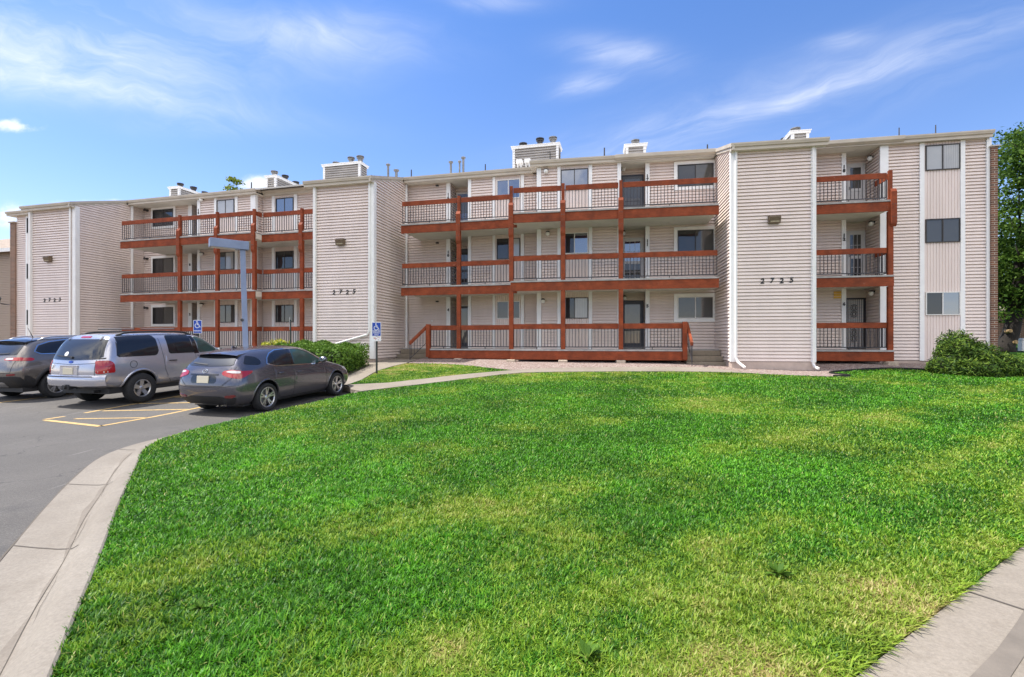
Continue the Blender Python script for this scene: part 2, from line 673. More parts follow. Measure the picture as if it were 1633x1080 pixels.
def densify(poly, step, closed=True):
    out = []
    n = len(poly)
    for k in range(n if closed else n - 1):
        p, q = np.array(poly[k], float), np.array(poly[(k + 1) % n], float)
        m = max(1, int(np.linalg.norm(q - p) / step))
        for j in range(m):
            out.append(tuple(p + (q - p) * j / m))
    if not closed:
        out.append(tuple(poly[-1]))
    return out


def smooth_line(pts, it=2):
    """Chaikin corner cutting that keeps the end points"""
    for _ in range(it):
        out = [pts[0]]
        for p, q in zip(pts[:-1], pts[1:]):
            p, q = np.array(p, float), np.array(q, float)
            out += [tuple(p * .75 + q * .25), tuple(p * .25 + q * .75)]
        out.append(pts[-1])
        pts = out
    return pts


def in_poly(px, py, poly):
    r = np.zeros(px.shape, bool)
    n = len(poly)
    for k in range(n):
        x0, y0 = poly[k]
        x1, y1 = poly[(k + 1) % n]
        c = ((y0 > py) != (y1 > py)) & (px < (x1 - x0) * (py - y0) / (y1 - y0 + 1e-12) + x0)
        r ^= c
    return r


def sheet(name, poly, zf, step, m, skirt=0.12, edge=None):
    """flat-lying sheet over a polygon, with a short skirt so that its edge has thickness"""
    b = densify(poly, edge or step)
    xs = np.array([q[0] for q in b])
    ys = np.array([q[1] for q in b])
    gx, gy = np.meshgrid(np.arange(xs.min(), xs.max(), step), np.arange(ys.min(), ys.max(), step))
    gx, gy = gx.ravel() + step * .37, gy.ravel() + step * .41
    ok = in_poly(gx, gy, b)
    gx, gy = gx[ok], gy[ok]
    pts = [Vector(q) for q in b] + [Vector((x, y)) for x, y in zip(gx, gy)]
    nb = len(b)
    vv, ee, ff, *_ = delaunay_2d_cdt(pts, [(k, (k + 1) % nb) for k in range(nb)], [], 1, 1e-5)
    P = np.array([(q.x, q.y) for q in vv])
    z = zf(P[:, 0], P[:, 1])
    mb = MB()
    mb.v = [(x, y, q) for (x, y), q in zip(P, z)]
    for f in ff:
        mb.face(f)
    # boundary skirt
    cnt = {}
    for f in ff:
        for k in range(len(f)):
            e = (f[k], f[(k + 1) % len(f)])
            cnt[e] = cnt.get(e, 0) + 1
    low = {}
    for (p, q) in list(cnt):
        if (q, p) not in cnt:
            for w in (p, q):
                if w not in low:
                    x, y, zz = mb.v[w]
                    mb.v.append((x, y, zz - skirt))
                    low[w] = len(mb.v) - 1
            mb.face((q, p, low[p], low[q]))
    o = mb.build(name, m, recalc=False)
    return o


# ------------------------------------------------------------------ ground materials
m, N, p, tc = newmat('asphalt')
v = tc.outputs['Object']
f = N.noise(v, .55, 6, 0.6)
c = N.ramp(f, [(0.3, (0.066, 0.060, 0.053)), (0.7, (0.112, 0.102, 0.091))])
sp = N.noise(v, 75, 3, 0.75)
c = N.mix(N.rng(N.noise(v, 24, 4, 0.75), 0.36, 0.62, 0.5, 0), c, (0.055, 0.050, 0.046))
spot = N.rng(N.noise(v, 1.1, 3, 0.5), 0.66, 0.72, 0, 0.55)
c = N.mix(spot, c, (0.045, 0.042, 0.040))
c = N.mix(N.rng(sp, 0.5, 0.75, 0, 0.7), c, (0.20, 0.188, 0.172))
vor = N.n('ShaderNodeTexVoronoi', feature='DISTANCE_TO_EDGE')
vor.inputs['Scale'].default_value = 0.55
wv = N.n('ShaderNodeVectorMath', operation='ADD')
nz = N.n('ShaderNodeTexNoise')
nz.inputs['Scale'].default_value = 2.0
N.l(v, nz.inputs['Vector'])
N.l(v, wv.inputs[0])
N.l(nz.outputs['Color'], wv.inputs[1])
N.l(wv.outputs[0], vor.inputs['Vector'])
cr = N.math('MULTIPLY', N.rng(vor.outputs[0], 0.0, 0.010, 1, 0), N.rng(N.noise(v, 0.7, 3), 0.48, 0.58))
c = N.mix(N.math('MULTIPLY', cr, 0.75), c, (0.035, 0.033, 0.032))
scf = N.n('ShaderNodeMapping')
scf.inputs['Rotation'].default_value = (0, 0, R(62))
scf.inputs['Scale'].default_value = (6, 0.5, 1)
N.l(v, scf.inputs[0])
c = N.mix(N.rng(N.noise(scf.outputs[0], 1.5, 5, 0.65), 0.62, 0.75, 0, 0.35), c, (0.30, 0.285, 0.27))
N.l(c, p.inputs['Base Color'])
p.inputs['Roughness'].default_value = 0.88
bump(N, p, sp, 0.55, 0.012)


def concrete_mat(name, lo, hi, stain):
    m, N, p, tc = newmat(name)
    v = tc.outputs['Object']
    f = N.noise(v, 1.3, 6, 0.65)
    c = N.ramp(f, [(0.3, lo), (0.7, hi)])
    c = N.mix(N.rng(N.noise(v, 0.45, 5, 0.7), 0.5, 0.75, 0, 0.55), c, stain)
    g = N.noise(v, 160, 2, 0.7)
    sp_ = N.noise(v, 48, 3, 0.75)
    c = N.mix(N.rng(sp_, 0.35, 0.68, 0.45, 0), c, tuple(q * 0.62 for q in lo))
    c = N.mix(N.rng(N.noise(v, 7.0, 5, 0.7), 0.54, 0.72, 0, 0.5), c, stain)
    c = N.mix(N.rng(g, 0.55, 0.8, 0, 0.35), c, tuple(q * 0.55 for q in stain))
    N.l(c, p.inputs['Base Color'])
    p.inputs['Roughness'].default_value = 0.9
    bump(N, p, N.math('ADD', N.noise(v, 22, 5, 0.65), N.math('MULTIPLY', g, 0.5)), 0.35, 0.012)


concrete_mat('concrete', (0.225, 0.192, 0.152), (0.300, 0.260, 0.210), (0.165, 0.135, 0.10))
concrete_mat('kerb_concrete', (0.215, 0.186, 0.150), (0.280, 0.248, 0.206), (0.165, 0.138, 0.108))
concrete_mat('step_concrete', (0.25, 0.205, 0.15), (0.34, 0.285, 0.215), (0.15, 0.115, 0.08))
mat('joint', (0.10, 0.085, 0.07), 0.95)
mat('damp_concrete', (0.165, 0.140, 0.112), 0.8, var=0.15, vscale=6, bump=0.3, bscale=60)

m, N, p, tc = newmat('gravel')
v = tc.outputs['Object']
vo = N.n('ShaderNodeTexVoronoi')
vo.inputs['Scale'].default_value = 26
N.l(v, vo.inputs['Vector'])
sp2 = N.n('ShaderNodeSeparateColor')
N.l(vo.outputs['Color'], sp2.inputs[0])
c = N.ramp(sp2.outputs[0], [(0.0, (0.12, 0.075, 0.06)), (0.35, (0.24, 0.165, 0.14)), (0.7, (0.32, 0.245, 0.215)), (1.0, (0.44, 0.39, 0.35))])
N.l(c, p.inputs['Base Color'])
p.inputs['Roughness'].default_value = 0.9
bump(N, p, vo.outputs['Distance'], 1.0, 0.03)


def patches(N, v):
    """where the lawn is dry: shared by the soil and by the blades"""
    big = N.noise(v, 0.33, 4, 0.6, 0.4)
    mid = N.noise(v, 1.5, 4, 0.65)
    sm = N.noise(v, 5.5, 3, 0.6)
    s = N.n('ShaderNodeSeparateXYZ')
    N.l(v, s.inputs[0])
    # the verge beside the pavement and a band below the walk are thinner and drier
    q = N.math('SUBTRACT', s.outputs[1], N.math('ADD', N.math('MULTIPLY', s.outputs[0], 0.63), 1.25))
    verge = N.rng(q, 0.1, 1.25, 0.25, 0.0, smooth=True)
    verge = N.math('MULTIPLY', verge, N.rng(s.outputs[1], 5.5, 3.2, 0.35, 1.0))
    e1 = N.math('DIVIDE', N.math('SUBTRACT', q, 1.35), 0.42)
    e2 = N.math('DIVIDE', N.math('SUBTRACT', q, 3.3), 0.35)
    for e_, a_ in ((e1, 0.20), (e2, 0.10)):
        verge = N.math('ADD', verge, N.math('MULTIPLY', N.math('EXPONENT', N.math('MULTIPLY', N.math('MULTIPLY', e_, e_), -1.0)), a_))
    band = N.math('MULTIPLY', N.math('SINE', N.math('ADD', N.math('MULTIPLY', q, 2.1), N.math('MULTIPLY', mid, 3.0))), 0.035)
    top = N.math('MULTIPLY', N.rng(s.outputs[1], 12.6, 15.2, 0.0, 0.17), N.rng(s.outputs[0], 4.0, 8.0, 1.0, 0.0))
    k = N.math('ADD', N.math('ADD', N.math('MULTIPLY', N.rng(big, 0.25, 0.75), 0.46), N.math('MULTIPLY', N.rng(mid, 0.2, 0.8), 0.34)), N.math('MULTIPLY', sm, 0.20))
    k = N.math('ADD', k, N.math('ADD', N.math('ADD', verge, band), top))
    return k


m, N, p, tc = newmat('lawn_soil')
geo = N.n('ShaderNodeNewGeometry')
v = geo.outputs['Position']
k = patches(N, v)
c = N.ramp(k, [(0.52, (0.010, 0.040, 0.003)), (0.68, (0.060, 0.12, 0.012)), (0.84, (0.24, 0.18, 0.07))])  # darkest tone is self-shadow between the blades, painted into the soil
N.l(c, p.inputs['Base Color'])
p.inputs['Roughness'].default_value = 1.0
p.inputs['Specular IOR Level'].default_value = 0.1
bump(N, p, N.noise(v, 70, 3), 0.6, 0.03)

m, N, p, tc = newmat('grass_blade')
geo = N.n('ShaderNodeNewGeometry')
at = N.n('ShaderNodeAttribute', attribute_name='rnd')
v = geo.outputs['Position']
k = patches(N, v)
k = N.math('ADD', k, N.rng(at.outputs['Fac'], 0, 1, -0.13, 0.13))
g1 = N.ramp(at.outputs['Fac'], [(0.0, (0.024, 0.120, 0.005)), (0.5, (0.085, 0.305, 0.011)), (1.0, (0.21, 0.52, 0.026))])
shade = N.rng(N.noise(v, 0.55, 4, 0.62, 0.5), 0.33, 0.66, 0.52, 1.18)
g1 = N.mix(1.0, g1, N.xyz(shade, shade, shade), 'MULTIPLY')
fine = N.rng(N.noise(v, 9.0, 3, 0.6), 0.3, 0.7, 0.68, 1.2)
g1 = N.mix(1.0, g1, N.xyz(fine, fine, fine), 'MULTIPLY')
c = N.mix(N.rng(k, 0.52, 0.76, 0, 0.9), g1, (0.31, 0.42, 0.035))
c = N.mix(N.math('MAXIMUM', N.rng(k, 0.74, 0.92), N.rng(at.outputs['Fac'], .975, .98, 0, .6)), c, (0.50, 0.41, 0.17))
N.l(c, p.inputs['Base Color'])
p.inputs['Roughness'].default_value = 0.5
p.inputs['Specular IOR Level'].default_value = 0.35
tr = N.n('ShaderNodeBsdfTranslucent')
N.l(c, tr.inputs[0])
mx = N.n('ShaderNodeMixShader')
mx.inputs[0].default_value = 0.35
o_ = [n for n in N.t.nodes if n.type == 'OUTPUT_MATERIAL'][0]
N.l(p.outputs[0], mx.inputs[1])
N.l(tr.outputs[0], mx.inputs[2])
N.l(mx.outputs[0], o_.inputs[0])

mat('earth', (0.16, 0.13, 0.09), 1.0, var=0.2, vscale=0.4)
mat('edging', (0.012, 0.012, 0.012), 0.6)
mat('paint_line', (0.46, 0.31, 0.12), 0.8, var=0.3, vscale=14)
mat('rock_white', (0.62, 0.58, 0.52), 0.9, var=0.2, vscale=9, bump=0.4, bscale=14)

# ------------------------------------------------------------------ ground sheets
# one sheet to the horizon
mb = MB()
ext = [-420, -200, -90, -50, -30, 30, 50, 90, 200, 420]
ids = {}
for y in ext:
    for x in ext:
        mb.v.append((x, y, -0.16))
        ids[(x, y)] = len(mb.v) - 1
for j in range(len(ext) - 1):
    for i in range(len(ext) - 1):
        mb.face((ids[(ext[i], ext[j])], ids[(ext[i + 1], ext[j])], ids[(ext[i + 1], ext[j + 1])], ids[(ext[i], ext[j + 1])]))
struct(mb.build('ground', 'earth', recalc=False))

KERB = smooth_line([(-.35, -.6), (-1.03, .6), (-2.07, 2.18), (-2.93, 3.48), (-3.68, 4.57), (-4.5, 5.85), (-5.12, 6.75),
                    (-5.36, 7.6), (-5.25, 8.6), (-4.98, 9.8), (-4.58, 11.3), (-4.18, 12.75)], 2)
ROADE = smooth_line([(-1.25, -.3), (-1.85, .7), (-2.80, 2.2), (-3.68, 3.5), (-4.52, 4.75), (-5.14, 5.75), (-5.70, 6.75),
                     (-5.86, 7.6), (-5.64, 8.6), (-5.30, 9.8), (-4.90, 11.3), (-4.52, 12.6)], 2)
WALKF = [(-4.0, 12.95), (-3.4, 13.3), (-2.3, 14.0), (-1.13, 14.8), (-.4, 15.4), (.3, 15.75), (1.5, 15.85), (3.5, 15.85), (6.5, 15.62), (7.6, 15.5)]
WALKB = [(6.9, 17.0), (3, 17.1), (1.0, 17.0), (0.0, 16.6), (-1.56, 15.9), (-2.6, 15.2), (-3.67, 14.6), (-4.9, 14.45)]
BEDF = [(7.6, 15.5), (8.6, 15.2), (9.7, 14.75), (10.15, 14.70), (10.4, 15.0), (10.25, 15.5), (10.3, 15.95), (10.7, 16.25), (11.5, 16.4), (12.9, 16.4),
        (14.2, 16.05), (15.0, 15.5), (15.6, 14.9), (16.2, 13.6), (17.2, 12.7)]
LAWN = KERB + WALKF + BEDF[1:] + [(30, 20.27)] + [(x, 2.18 + .63 * (x - 1.48)) for x in (14, 8, 5, 3.85, 2.6, 1.48, .3, -.6)]
lawn = sheet('lawn', LAWN, lambda x, y: terrain(x, y) - .005, .35, 'lawn_soil')
struct(lawn)

ASPH = [(-60, -12), (-1.2, -12), (-1.25, -.3)] + ROADE + [(-4.35, 14.0), (-5.2, 14.75), (-9.0, 15.75), (-14, 17.05), (-20, 18.6), (-30, 21.2), (-60, 29)]
asph = sheet('parking_lot', ASPH, lambda x, y: lot_z(x, y), 1.2, 'asphalt')
struct(asph)


def ribbon(mbx, L, Rr, prof, zf):
    """strip between two lines; prof: (fraction from L to R, height above zf)"""
    n = min(len(L), len(Rr))
    rows = []
    for k in range(n):
        l, r = np.array(L[k]), np.array(Rr[k])
        row = []
        for t, h in prof:
            q = l + (r - l) * t
            mbx.v.append((q[0], q[1], zf(q[0], q[1], k) + h))
            row.append(len(mbx.v) - 1)
        rows.append(row)
    for a, b in zip(rows[:-1], rows[1:]):
        for j in range(len(prof) - 1):
            mbx.face((a[j], a[j + 1], b[j + 1], b[j]))


def resample(line, n):
    P = np.array(line, float)
    d = np.concatenate([[0], np.cumsum(np.linalg.norm(np.diff(P, axis=0), axis=1))])
    t = np.linspace(0, d[-1], n)
    return [(np.interp(q, d, P[:, 0]), np.interp(q, d, P[:, 1])) for q in t]


KL, KR = resample(KERB, 60), resample(ROADE, 60)
mb = MB()
ribbon(mb, KL, KR, [(-.06, -.10), (-.02, .105), (.0, .115), (.10, .112), (.20, .100), (.27, .055), (.34, .022), (.5, .010), (.75, .008), (.985, .012), (1.0, -.08)],
       lambda x, y, k: float(lot_z(x, y)))
kerb = struct(mb.build('kerb', 'kerb_concrete', smooth=True, recalc=False))
KPROF = [(.0, .115), (.10, .112), (.20, .100), (.27, .055), (.34, .022), (.5, .010), (.75, .008), (.985, .012)]
mb = MB()
for y0, f0 in ((3.75, .22), (5.45, .22), (2.0, .22), (7.1, .22), (.7, .22), (8.9, 0), (10.6, 0), (12.2, 0)):
    # expansion joints cut across kerb and pan
    k = min(range(1, 59), key=lambda i: abs(KR[i][1] - y0))
    t = np.array(KR[k + 1]) - np.array(KR[k - 1])
    t = t / np.linalg.norm(t) * .008
    rows = []
    for fr_, h in KPROF:
        if fr_ < f0:
            continue
        q = np.array(KL[k]) * (1 - fr_) + np.array(KR[k]) * fr_
        z0 = float(lot_z(q[0], q[1])) + h + .0035
        rows.append((mb.pt(q[0] - t[0], q[1] - t[1], z0), mb.pt(q[0] + t[0], q[1] + t[1], z0)))
    for p_, q_ in zip(rows[:-1], rows[1:]):
        mb.face((p_[0], p_[1], q_[1], q_[0]))
struct(mb.build('expansion_joint', 'joint', recalc=False))
# hairline crack that wanders along the foot of the kerb, and the tar seam along the asphalt
mb = MB()
for f0, w, amp, zz in ((.34, .0035, .03, .026), (1.0, .016, .006, .006)):
    prev = None
    for k in range(0, 50):
        for e in (0, .5):
            kk = min(k + 1, 59)
            l, r_ = np.array(KL[k]) * (1 - e) + np.array(KL[kk]) * e, np.array(KR[k]) * (1 - e) + np.array(KR[kk]) * e
            u = (r_ - l) / np.linalg.norm(r_ - l)
            q = l + (r_ - l) * (f0 + amp * math.sin(k * 1.7 + e) * .6 + amp * math.sin(k * .63 + 2))
            ww = w * (1 if f0 == 1.0 else max(0.0, .6 + .6 * math.sin(k * 1.1 + f0 * 9)))
            z0 = float(lot_z(q[0], q[1])) + zz + (.002 if f0 == 1.0 else .004)
            row = (mb.pt(q[0] - u[0] * ww / 2, q[1] - u[1] * ww / 2, z0), mb.pt(q[0] + u[0] * ww / 2, q[1] + u[1] * ww / 2, z0))
            if prev:
                mb.face((prev[0], prev[1], row[1], row[0]))
            prev = row
struct(mb.build('kerb_crack', mat('crack', (0.11, 0.092, 0.072), 0.95), recalc=False))
# band of silt along the foot of the kerb
mb = MB()
prev = None
for k in range(0, 52):
    l, r_ = np.array(KL[k]), np.array(KR[k])
    f0, f1 = .37 + .012 * math.sin(k * .9), .42 + .03 * math.sin(k * .55 + 1) + .02 * math.sin(k * 1.9)
    row = []
    for f_ in (f0, f1):
        q = l + (r_ - l) * f_
        row.append(mb.pt(q[0], q[1], float(lot_z(q[0], q[1])) + (.0245 if f_ == f0 else .0165)))
    if prev:
        mb.face((prev[0], prev[1], row[1], row[0]))
    prev = row
concrete_mat('silty_concrete', (0.175, 0.148, 0.118), (0.245, 0.212, 0.172), (0.135, 0.112, 0.085))
struct(mb.build('kerb_silt', 'silty_concrete', recalc=False))

# kerb at the head of the parking bays
mb = MB()
head = resample([(-4.18, 12.75), (-4.35, 14.0), (-5.2, 14.72), (-9.0, 15.72), (-14, 17.02), (-20, 18.57), (-30, 21.17), (-58, 28.4)], 60)
hd2 = [(x + .06, y + .2) for x, y in head]
ribbon(mb, head, hd2, [(-.02, -.05), (.0, .14), (.1, .155), (1.0, .16), (1.02, 0)], lambda x, y, k: float(lot_z(x, y)))
struct(mb.build('parking_kerb', 'kerb_concrete', recalc=False))

# pavement by the street, lower right
PAV = [(-.6, 2.18 + .63 * (-.6 - 1.48) - .02), (30, 20.25), (31.5, 18.6), (20, 11.3), (10, 5.0), (4, 1.2), (.9, -.75), (-1.6, -2.3), (-2.2, -1.5)]
pav = sheet('pavement', PAV, lambda x, y: np.zeros_like(x) + .075 + .0 * y, 1.0, 'concrete')
struct(pav)
mb = MB()
d = np.array((1, .63)) / math.hypot(1, .63)
nrm = np.array((d[1], -d[0]))
for t in (1.52, 3.4, 5.3, 7.2, 9.1, -.4):
    q = np.array((1.48, 2.18)) + d * t
    a, b = q + nrm * .01, q + nrm * 1.58
    w = d * .008
    mb.quad((a[0] - w[0], a[1] - w[1], .079), (b[0] - w[0], b[1] - w[1], .079), (b[0] + w[0], b[1] + w[1], .079), (a[0] + w[0], a[1] + w[1], .079))
struct(mb.build('pavement_joint', 'joint', recalc=False))
# damp gutter line along its street side, and the street
GUT = [tuple(np.array((1.48, 2.18)) + d * t + nrm * w) for t, w in [(x, 0.26 + .03 * math.sin(x * 2.1)) for x in np.arange(-1.5, 14, .4)]]
GUT += [tuple(np.array((1.48, 2.18)) + d * t + nrm * w) for t, w in [(x, 0.36 + .03 * math.sin(x * 1.7 + 1)) for x in np.arange(13.8, -1.7, -.4)]]
struct(sheet('gutter_stain', GUT, lambda x, y: np.zeros_like(x) + .0785, .5, 'damp_concrete', skirt=.002))
STR = [tuple(np.array((1.48, 2.18)) + d * t + nrm * w) for t, w in ((-6, 1.75), (60, 1.75), (60, 12), (-6, 12))]
struct(sheet('street', STR, lambda x, y: np.zeros_like(x) + .02, 3, 'asphalt'))

# walks
WK = WALKF + WALKB + [(-4.75, 14.2), (-4.4, 13.4)]
struct(sheet('walkway', WK, lambda x, y: terrain(x, y) + .018, .4, 'concrete'))
STAIRW = [(-4.9, 14.44), (-4.75, 15.4), (-4.75, 16.6), (-4.72, 17.4), (-4.5, 18.6), (-4.2, 19.35), (-4.0, 20.9), (-6.2, 21.4), (-6.0, 20.2), (-5.6, 19.2), (-5.55, 17.6), (-5.5, 16.2), (-5.6, 14.9)]
struct(sheet('stair_walk', STAIRW, lambda x, y: terrain(x, y) + .012, .4, 'concrete'))
ISL = [(-4.85, 14.55), (-3.67, 14.68), (-2.6, 15.28), (-1.56, 15.98), (0.0, 16.72), (-.7, 17.3), (-1.5, 18.05), (-2.3, 18.5), (-3.3, 18.95), (-4.15, 19.15), (-4.42, 18.5), (-4.66, 17.4), (-4.7, 16.4), (-4.72, 15.4)]
struct(sheet('grass_island', ISL, lambda x, y: terrain(x, y) + .010, .4, 'lawn_soil'))
GRV = [(0.02, 16.75), (1.0, 17.02), (3, 17.12), (6.92, 17.02), (7.9, 17.3), (8.2, 19.6), (-3.8, 22.3), (-4.1, 19.4), (-3.2, 19.0), (-2.2, 18.52), (-1.4, 18.05), (-.6, 17.3)]
struct(sheet('gravel_bed', GRV, lambda x, y: terrain(x, y) + .006, .4, 'gravel'))
BED = [(6.95, 17.0)] + [(7.62, 15.52)] + [(x, y + .02) for x, y in BEDF[1:]] + [(18.4, 13.6), (18.6, 17.5), (17.7, 18.0), (10.5, 19.3), (7.95, 17.45)]
struct(sheet('gravel_border', BED, lambda x, y: terrain(x, y) + .008, .35, 'gravel'))
SHR = [(-4.6, 13.9), (-5.5, 14.95), (-5.45, 16.2), (-5.5, 17.6), (-5.6, 19.3), (-6, 20.5), (-7, 21.4), (-36, 28.7), (-58, 33), (-58, 28.6), (-30, 21.3), (-20, 18.75), (-14, 17.2), (-9, 15.9), (-5.25, 14.85)]
struct(sheet('planting_bed', SHR, lambda x, y: np.maximum(terrain(x, y), lot_z(x, y) + .17) - .01, .8, 'earth'))
REAR = [(17.9, 17.6), (19, 13.5), (30, 20.4), (60, 40), (60, 75), (-60, 75), (-60, 40), (-36, 34), (6, 26)]
struct(sheet('rear_lawn', REAR, lambda x, y: terrain(x, y) - .02, 2.0, 'lawn_soil'))

# hatched aisle between the parked cars
mb = MB()
def mark(p, q, w=.10):
    p, q = np.array(p), np.array(q)
    t = (q - p) / np.linalg.norm(q - p)
    n_ = np.array((-t[1], t[0])) * w / 2
    k = max(1, int(np.linalg.norm(q - p) / .5))
    for j in range(k):
        a, b = p + (q - p) * j / k, p + (q - p) * (j + 1) / k
        mb.quad(*[(x, y, float(lot_z(x, y)) + .005) for x, y in (a - n_, b - n_, b + n_, a + n_)])
hu = np.array((math.cos(R(14.2)), -math.sin(R(14.2))))
hv = np.array((math.sin(R(14.2)), math.cos(R(14.2))))
mark((-7.73, 9.18), (-7.20, 12.6))
mark((-9.52, 9.95), (-9.05, 14.4))
mark((-9.40, 9.86), (-7.70, 9.16), .12)
mark((-8.98, 10.04), (-7.60, 10.18))
mark((-9.25, 11.06), (-7.46, 11.26))
mark((-9.22, 12.1), (-7.34, 12.34))
mark((-9.1, 13.2), (-7.2, 13.45))
mark((-12.9, 12.0), (-12.2, 15.2))
struct(mb.build('parking_marking', 'paint_line', recalc=False))

# plastic edging round the bed
mb = MB()
ed = resample(smooth_line(BEDF[2:], 2), 70)
for k in range(len(ed) - 1):
    a, b = ed[k], ed[k + 1]
    za, zb = tz(*a), tz(*b)
    mb.quad((a[0], a[1], za - .05), (b[0], b[1], zb - .05), (b[0], b[1], zb + .055), (a[0], a[1], za + .055))
    mb.quad((a[0], a[1] + .03, za - .05), (b[0], b[1] + .03, zb - .05), (b[0], b[1] + .03, zb + .055), (a[0], a[1] + .03, za + .055))
    mb.quad((a[0], a[1], za + .055), (b[0], b[1], zb + .055), (b[0], b[1] + .03, zb + .055), (a[0], a[1] + .03, za + .055))
e = mb.build('landscape_edging', 'edging', recalc=False)
tag(e, 'thin black plastic lawn edging curving along the gravel border by the juniper', 'edging')
# ------------------------------------------------------------------ apartment building
bld = thing('apartment_building', 'long three storey apartment block in beige siding with red timber balconies',
            'apartment building', (0, 21, .6))
DECK = (1.27, 3.97, 6.67)
ZE = 9.24
PITCH = .30
COURSE = .122


def siding(mb, fr, s0, s1, d, z0, z1, clip=None, lip=.036, back=.14, notch=.032):
    z = z0
    g = random.Random(int(s0 * 37 + d * 11))
    lip0 = lip
    while z < z1 - .01:
        lip = lip0 + g.uniform(-.005, .005)
        t = min(z + COURSE, z1)
        a0, a1 = (s0, s1) if clip is None else clip(z + COURSE * .5)
        if a1 - a0 > .02:
            q = z + notch
            e0, e1 = mb.pt(a0, d + lip, q), mb.pt(a1, d + lip, q)
            f0, f1 = mb.pt(a0, d - .028, q + .004), mb.pt(a1, d - .028, q + .004)
            g0, g1 = mb.pt(a0, d - .028, z), mb.pt(a1, d - .028, z)
            t0, t1 = mb.pt(a0, d + .004, t), mb.pt(a1, d + .004, t)
            h0, h1 = mb.pt(a0, d - .028, t), mb.pt(a1, d - .028, t)
            mb.face([e0, e1, t1, t0])
            mb.face([f0, f1, e1, e0])
            mb.face([g0, g1, f1, f0])
            mb.face([t0, t1, h1, h0])
        z = t
    if clip is None:
        mb.box(s0, s1, d - back, d - .03, z0, z1)


def wall(name, fr, s0, s1, d, z0=.86, z1=9.02, found=True, clip=None):
    mb = MB(fr)
    siding(mb, fr, s0, s1, d, z0, z1, clip)
    w = mb.build(name, 'siding', bld, recalc=False)
    if found:
        fb = MB(fr)
        fb.box(s0 - .001, s1 + .001, d - .16, d + .004, -.1, z0 + .01)
        fb.build('foundation_wall', 'foundation', w)
    return w


def trim(fr, s0, s1, d, z0=.86, z1=9.0, t=.035, m='trim', name='trim_board', par=None):
    mb = MB(fr)
    mb.box(s0, s1, d, d + t, z0, z1)
    return mb.build(name, m, par or bld, bevel=.004)


def panel(fr, s0, s1, d, z0=.86, z1=9.0):
    """vertical grooved siding between two trim boards"""
    mb = MB(fr)
    w = .098
    a = s0
    while a < s1 - .005:
        b = min(a + w, s1)
        for (p, q), (e0, e1) in (((a, a + .012), (.030, .050)), ((a + .012, b - .012), (.050, .050)), ((b - .012, b), (.050, .030))):
            mb.quad((p, d + e0, z0), (q, d + e1, z0), (q, d + e1, z1), (p, d + e0, z1))
        a = b
    return mb.build('panel_wall', 'siding', bld, recalc=False)


def window(fr, s0, s1, z0, z1, d, frame='dark_frame', panes=('glass_dark', 'glass_dark'), casing=0.0, split=.5, right_open=True):
    f = .031
    sm = s0 + (s1 - s0) * split
    mb = MB(fr)
    e = d + .055
    for b in ((s0, s0 + f, d, e, z0, z1), (s1 - f, s1, d, e, z0, z1), (s0 + f, s1 - f, d, e, z0, z0 + f), (s0 + f, s1 - f, d, e, z1 - f, z1),
              (sm - .017, sm + .017, d, e - .012, z0 + f, z1 - f)):
        mb.box(*b)
    w = mb.build('window', frame, bld)
    for k, (a, b) in enumerate(((s0 + f, sm - .017), (sm + .017, s1 - f))):
        pb = MB(fr)
        dd = d + (.018 if k == 0 else .030)
        pb.box(a, b, dd - .012, dd, z0 + f, z1 - f)
        pb.build('pane', panes[k], w)
    if casing:
        cb = MB(fr)
        c = casing
        for b in ((s0 - c, s0 - .002, d - .01, d + .038, z0 - c, z1 + c), (s1 + .002, s1 + c, d - .01, d + .038, z0 - c, z1 + c),
                  (s0 - .002, s1 + .002, d - .01, d + .036, z0 - c, z0 - .002), (s0 - .002, s1 + .002, d - .01, d + .036, z1 + .002, z1 + c)):
            cb.box(*b)
        cb.build('casing', 'trim' if casing > .05 else frame, w)
    return w


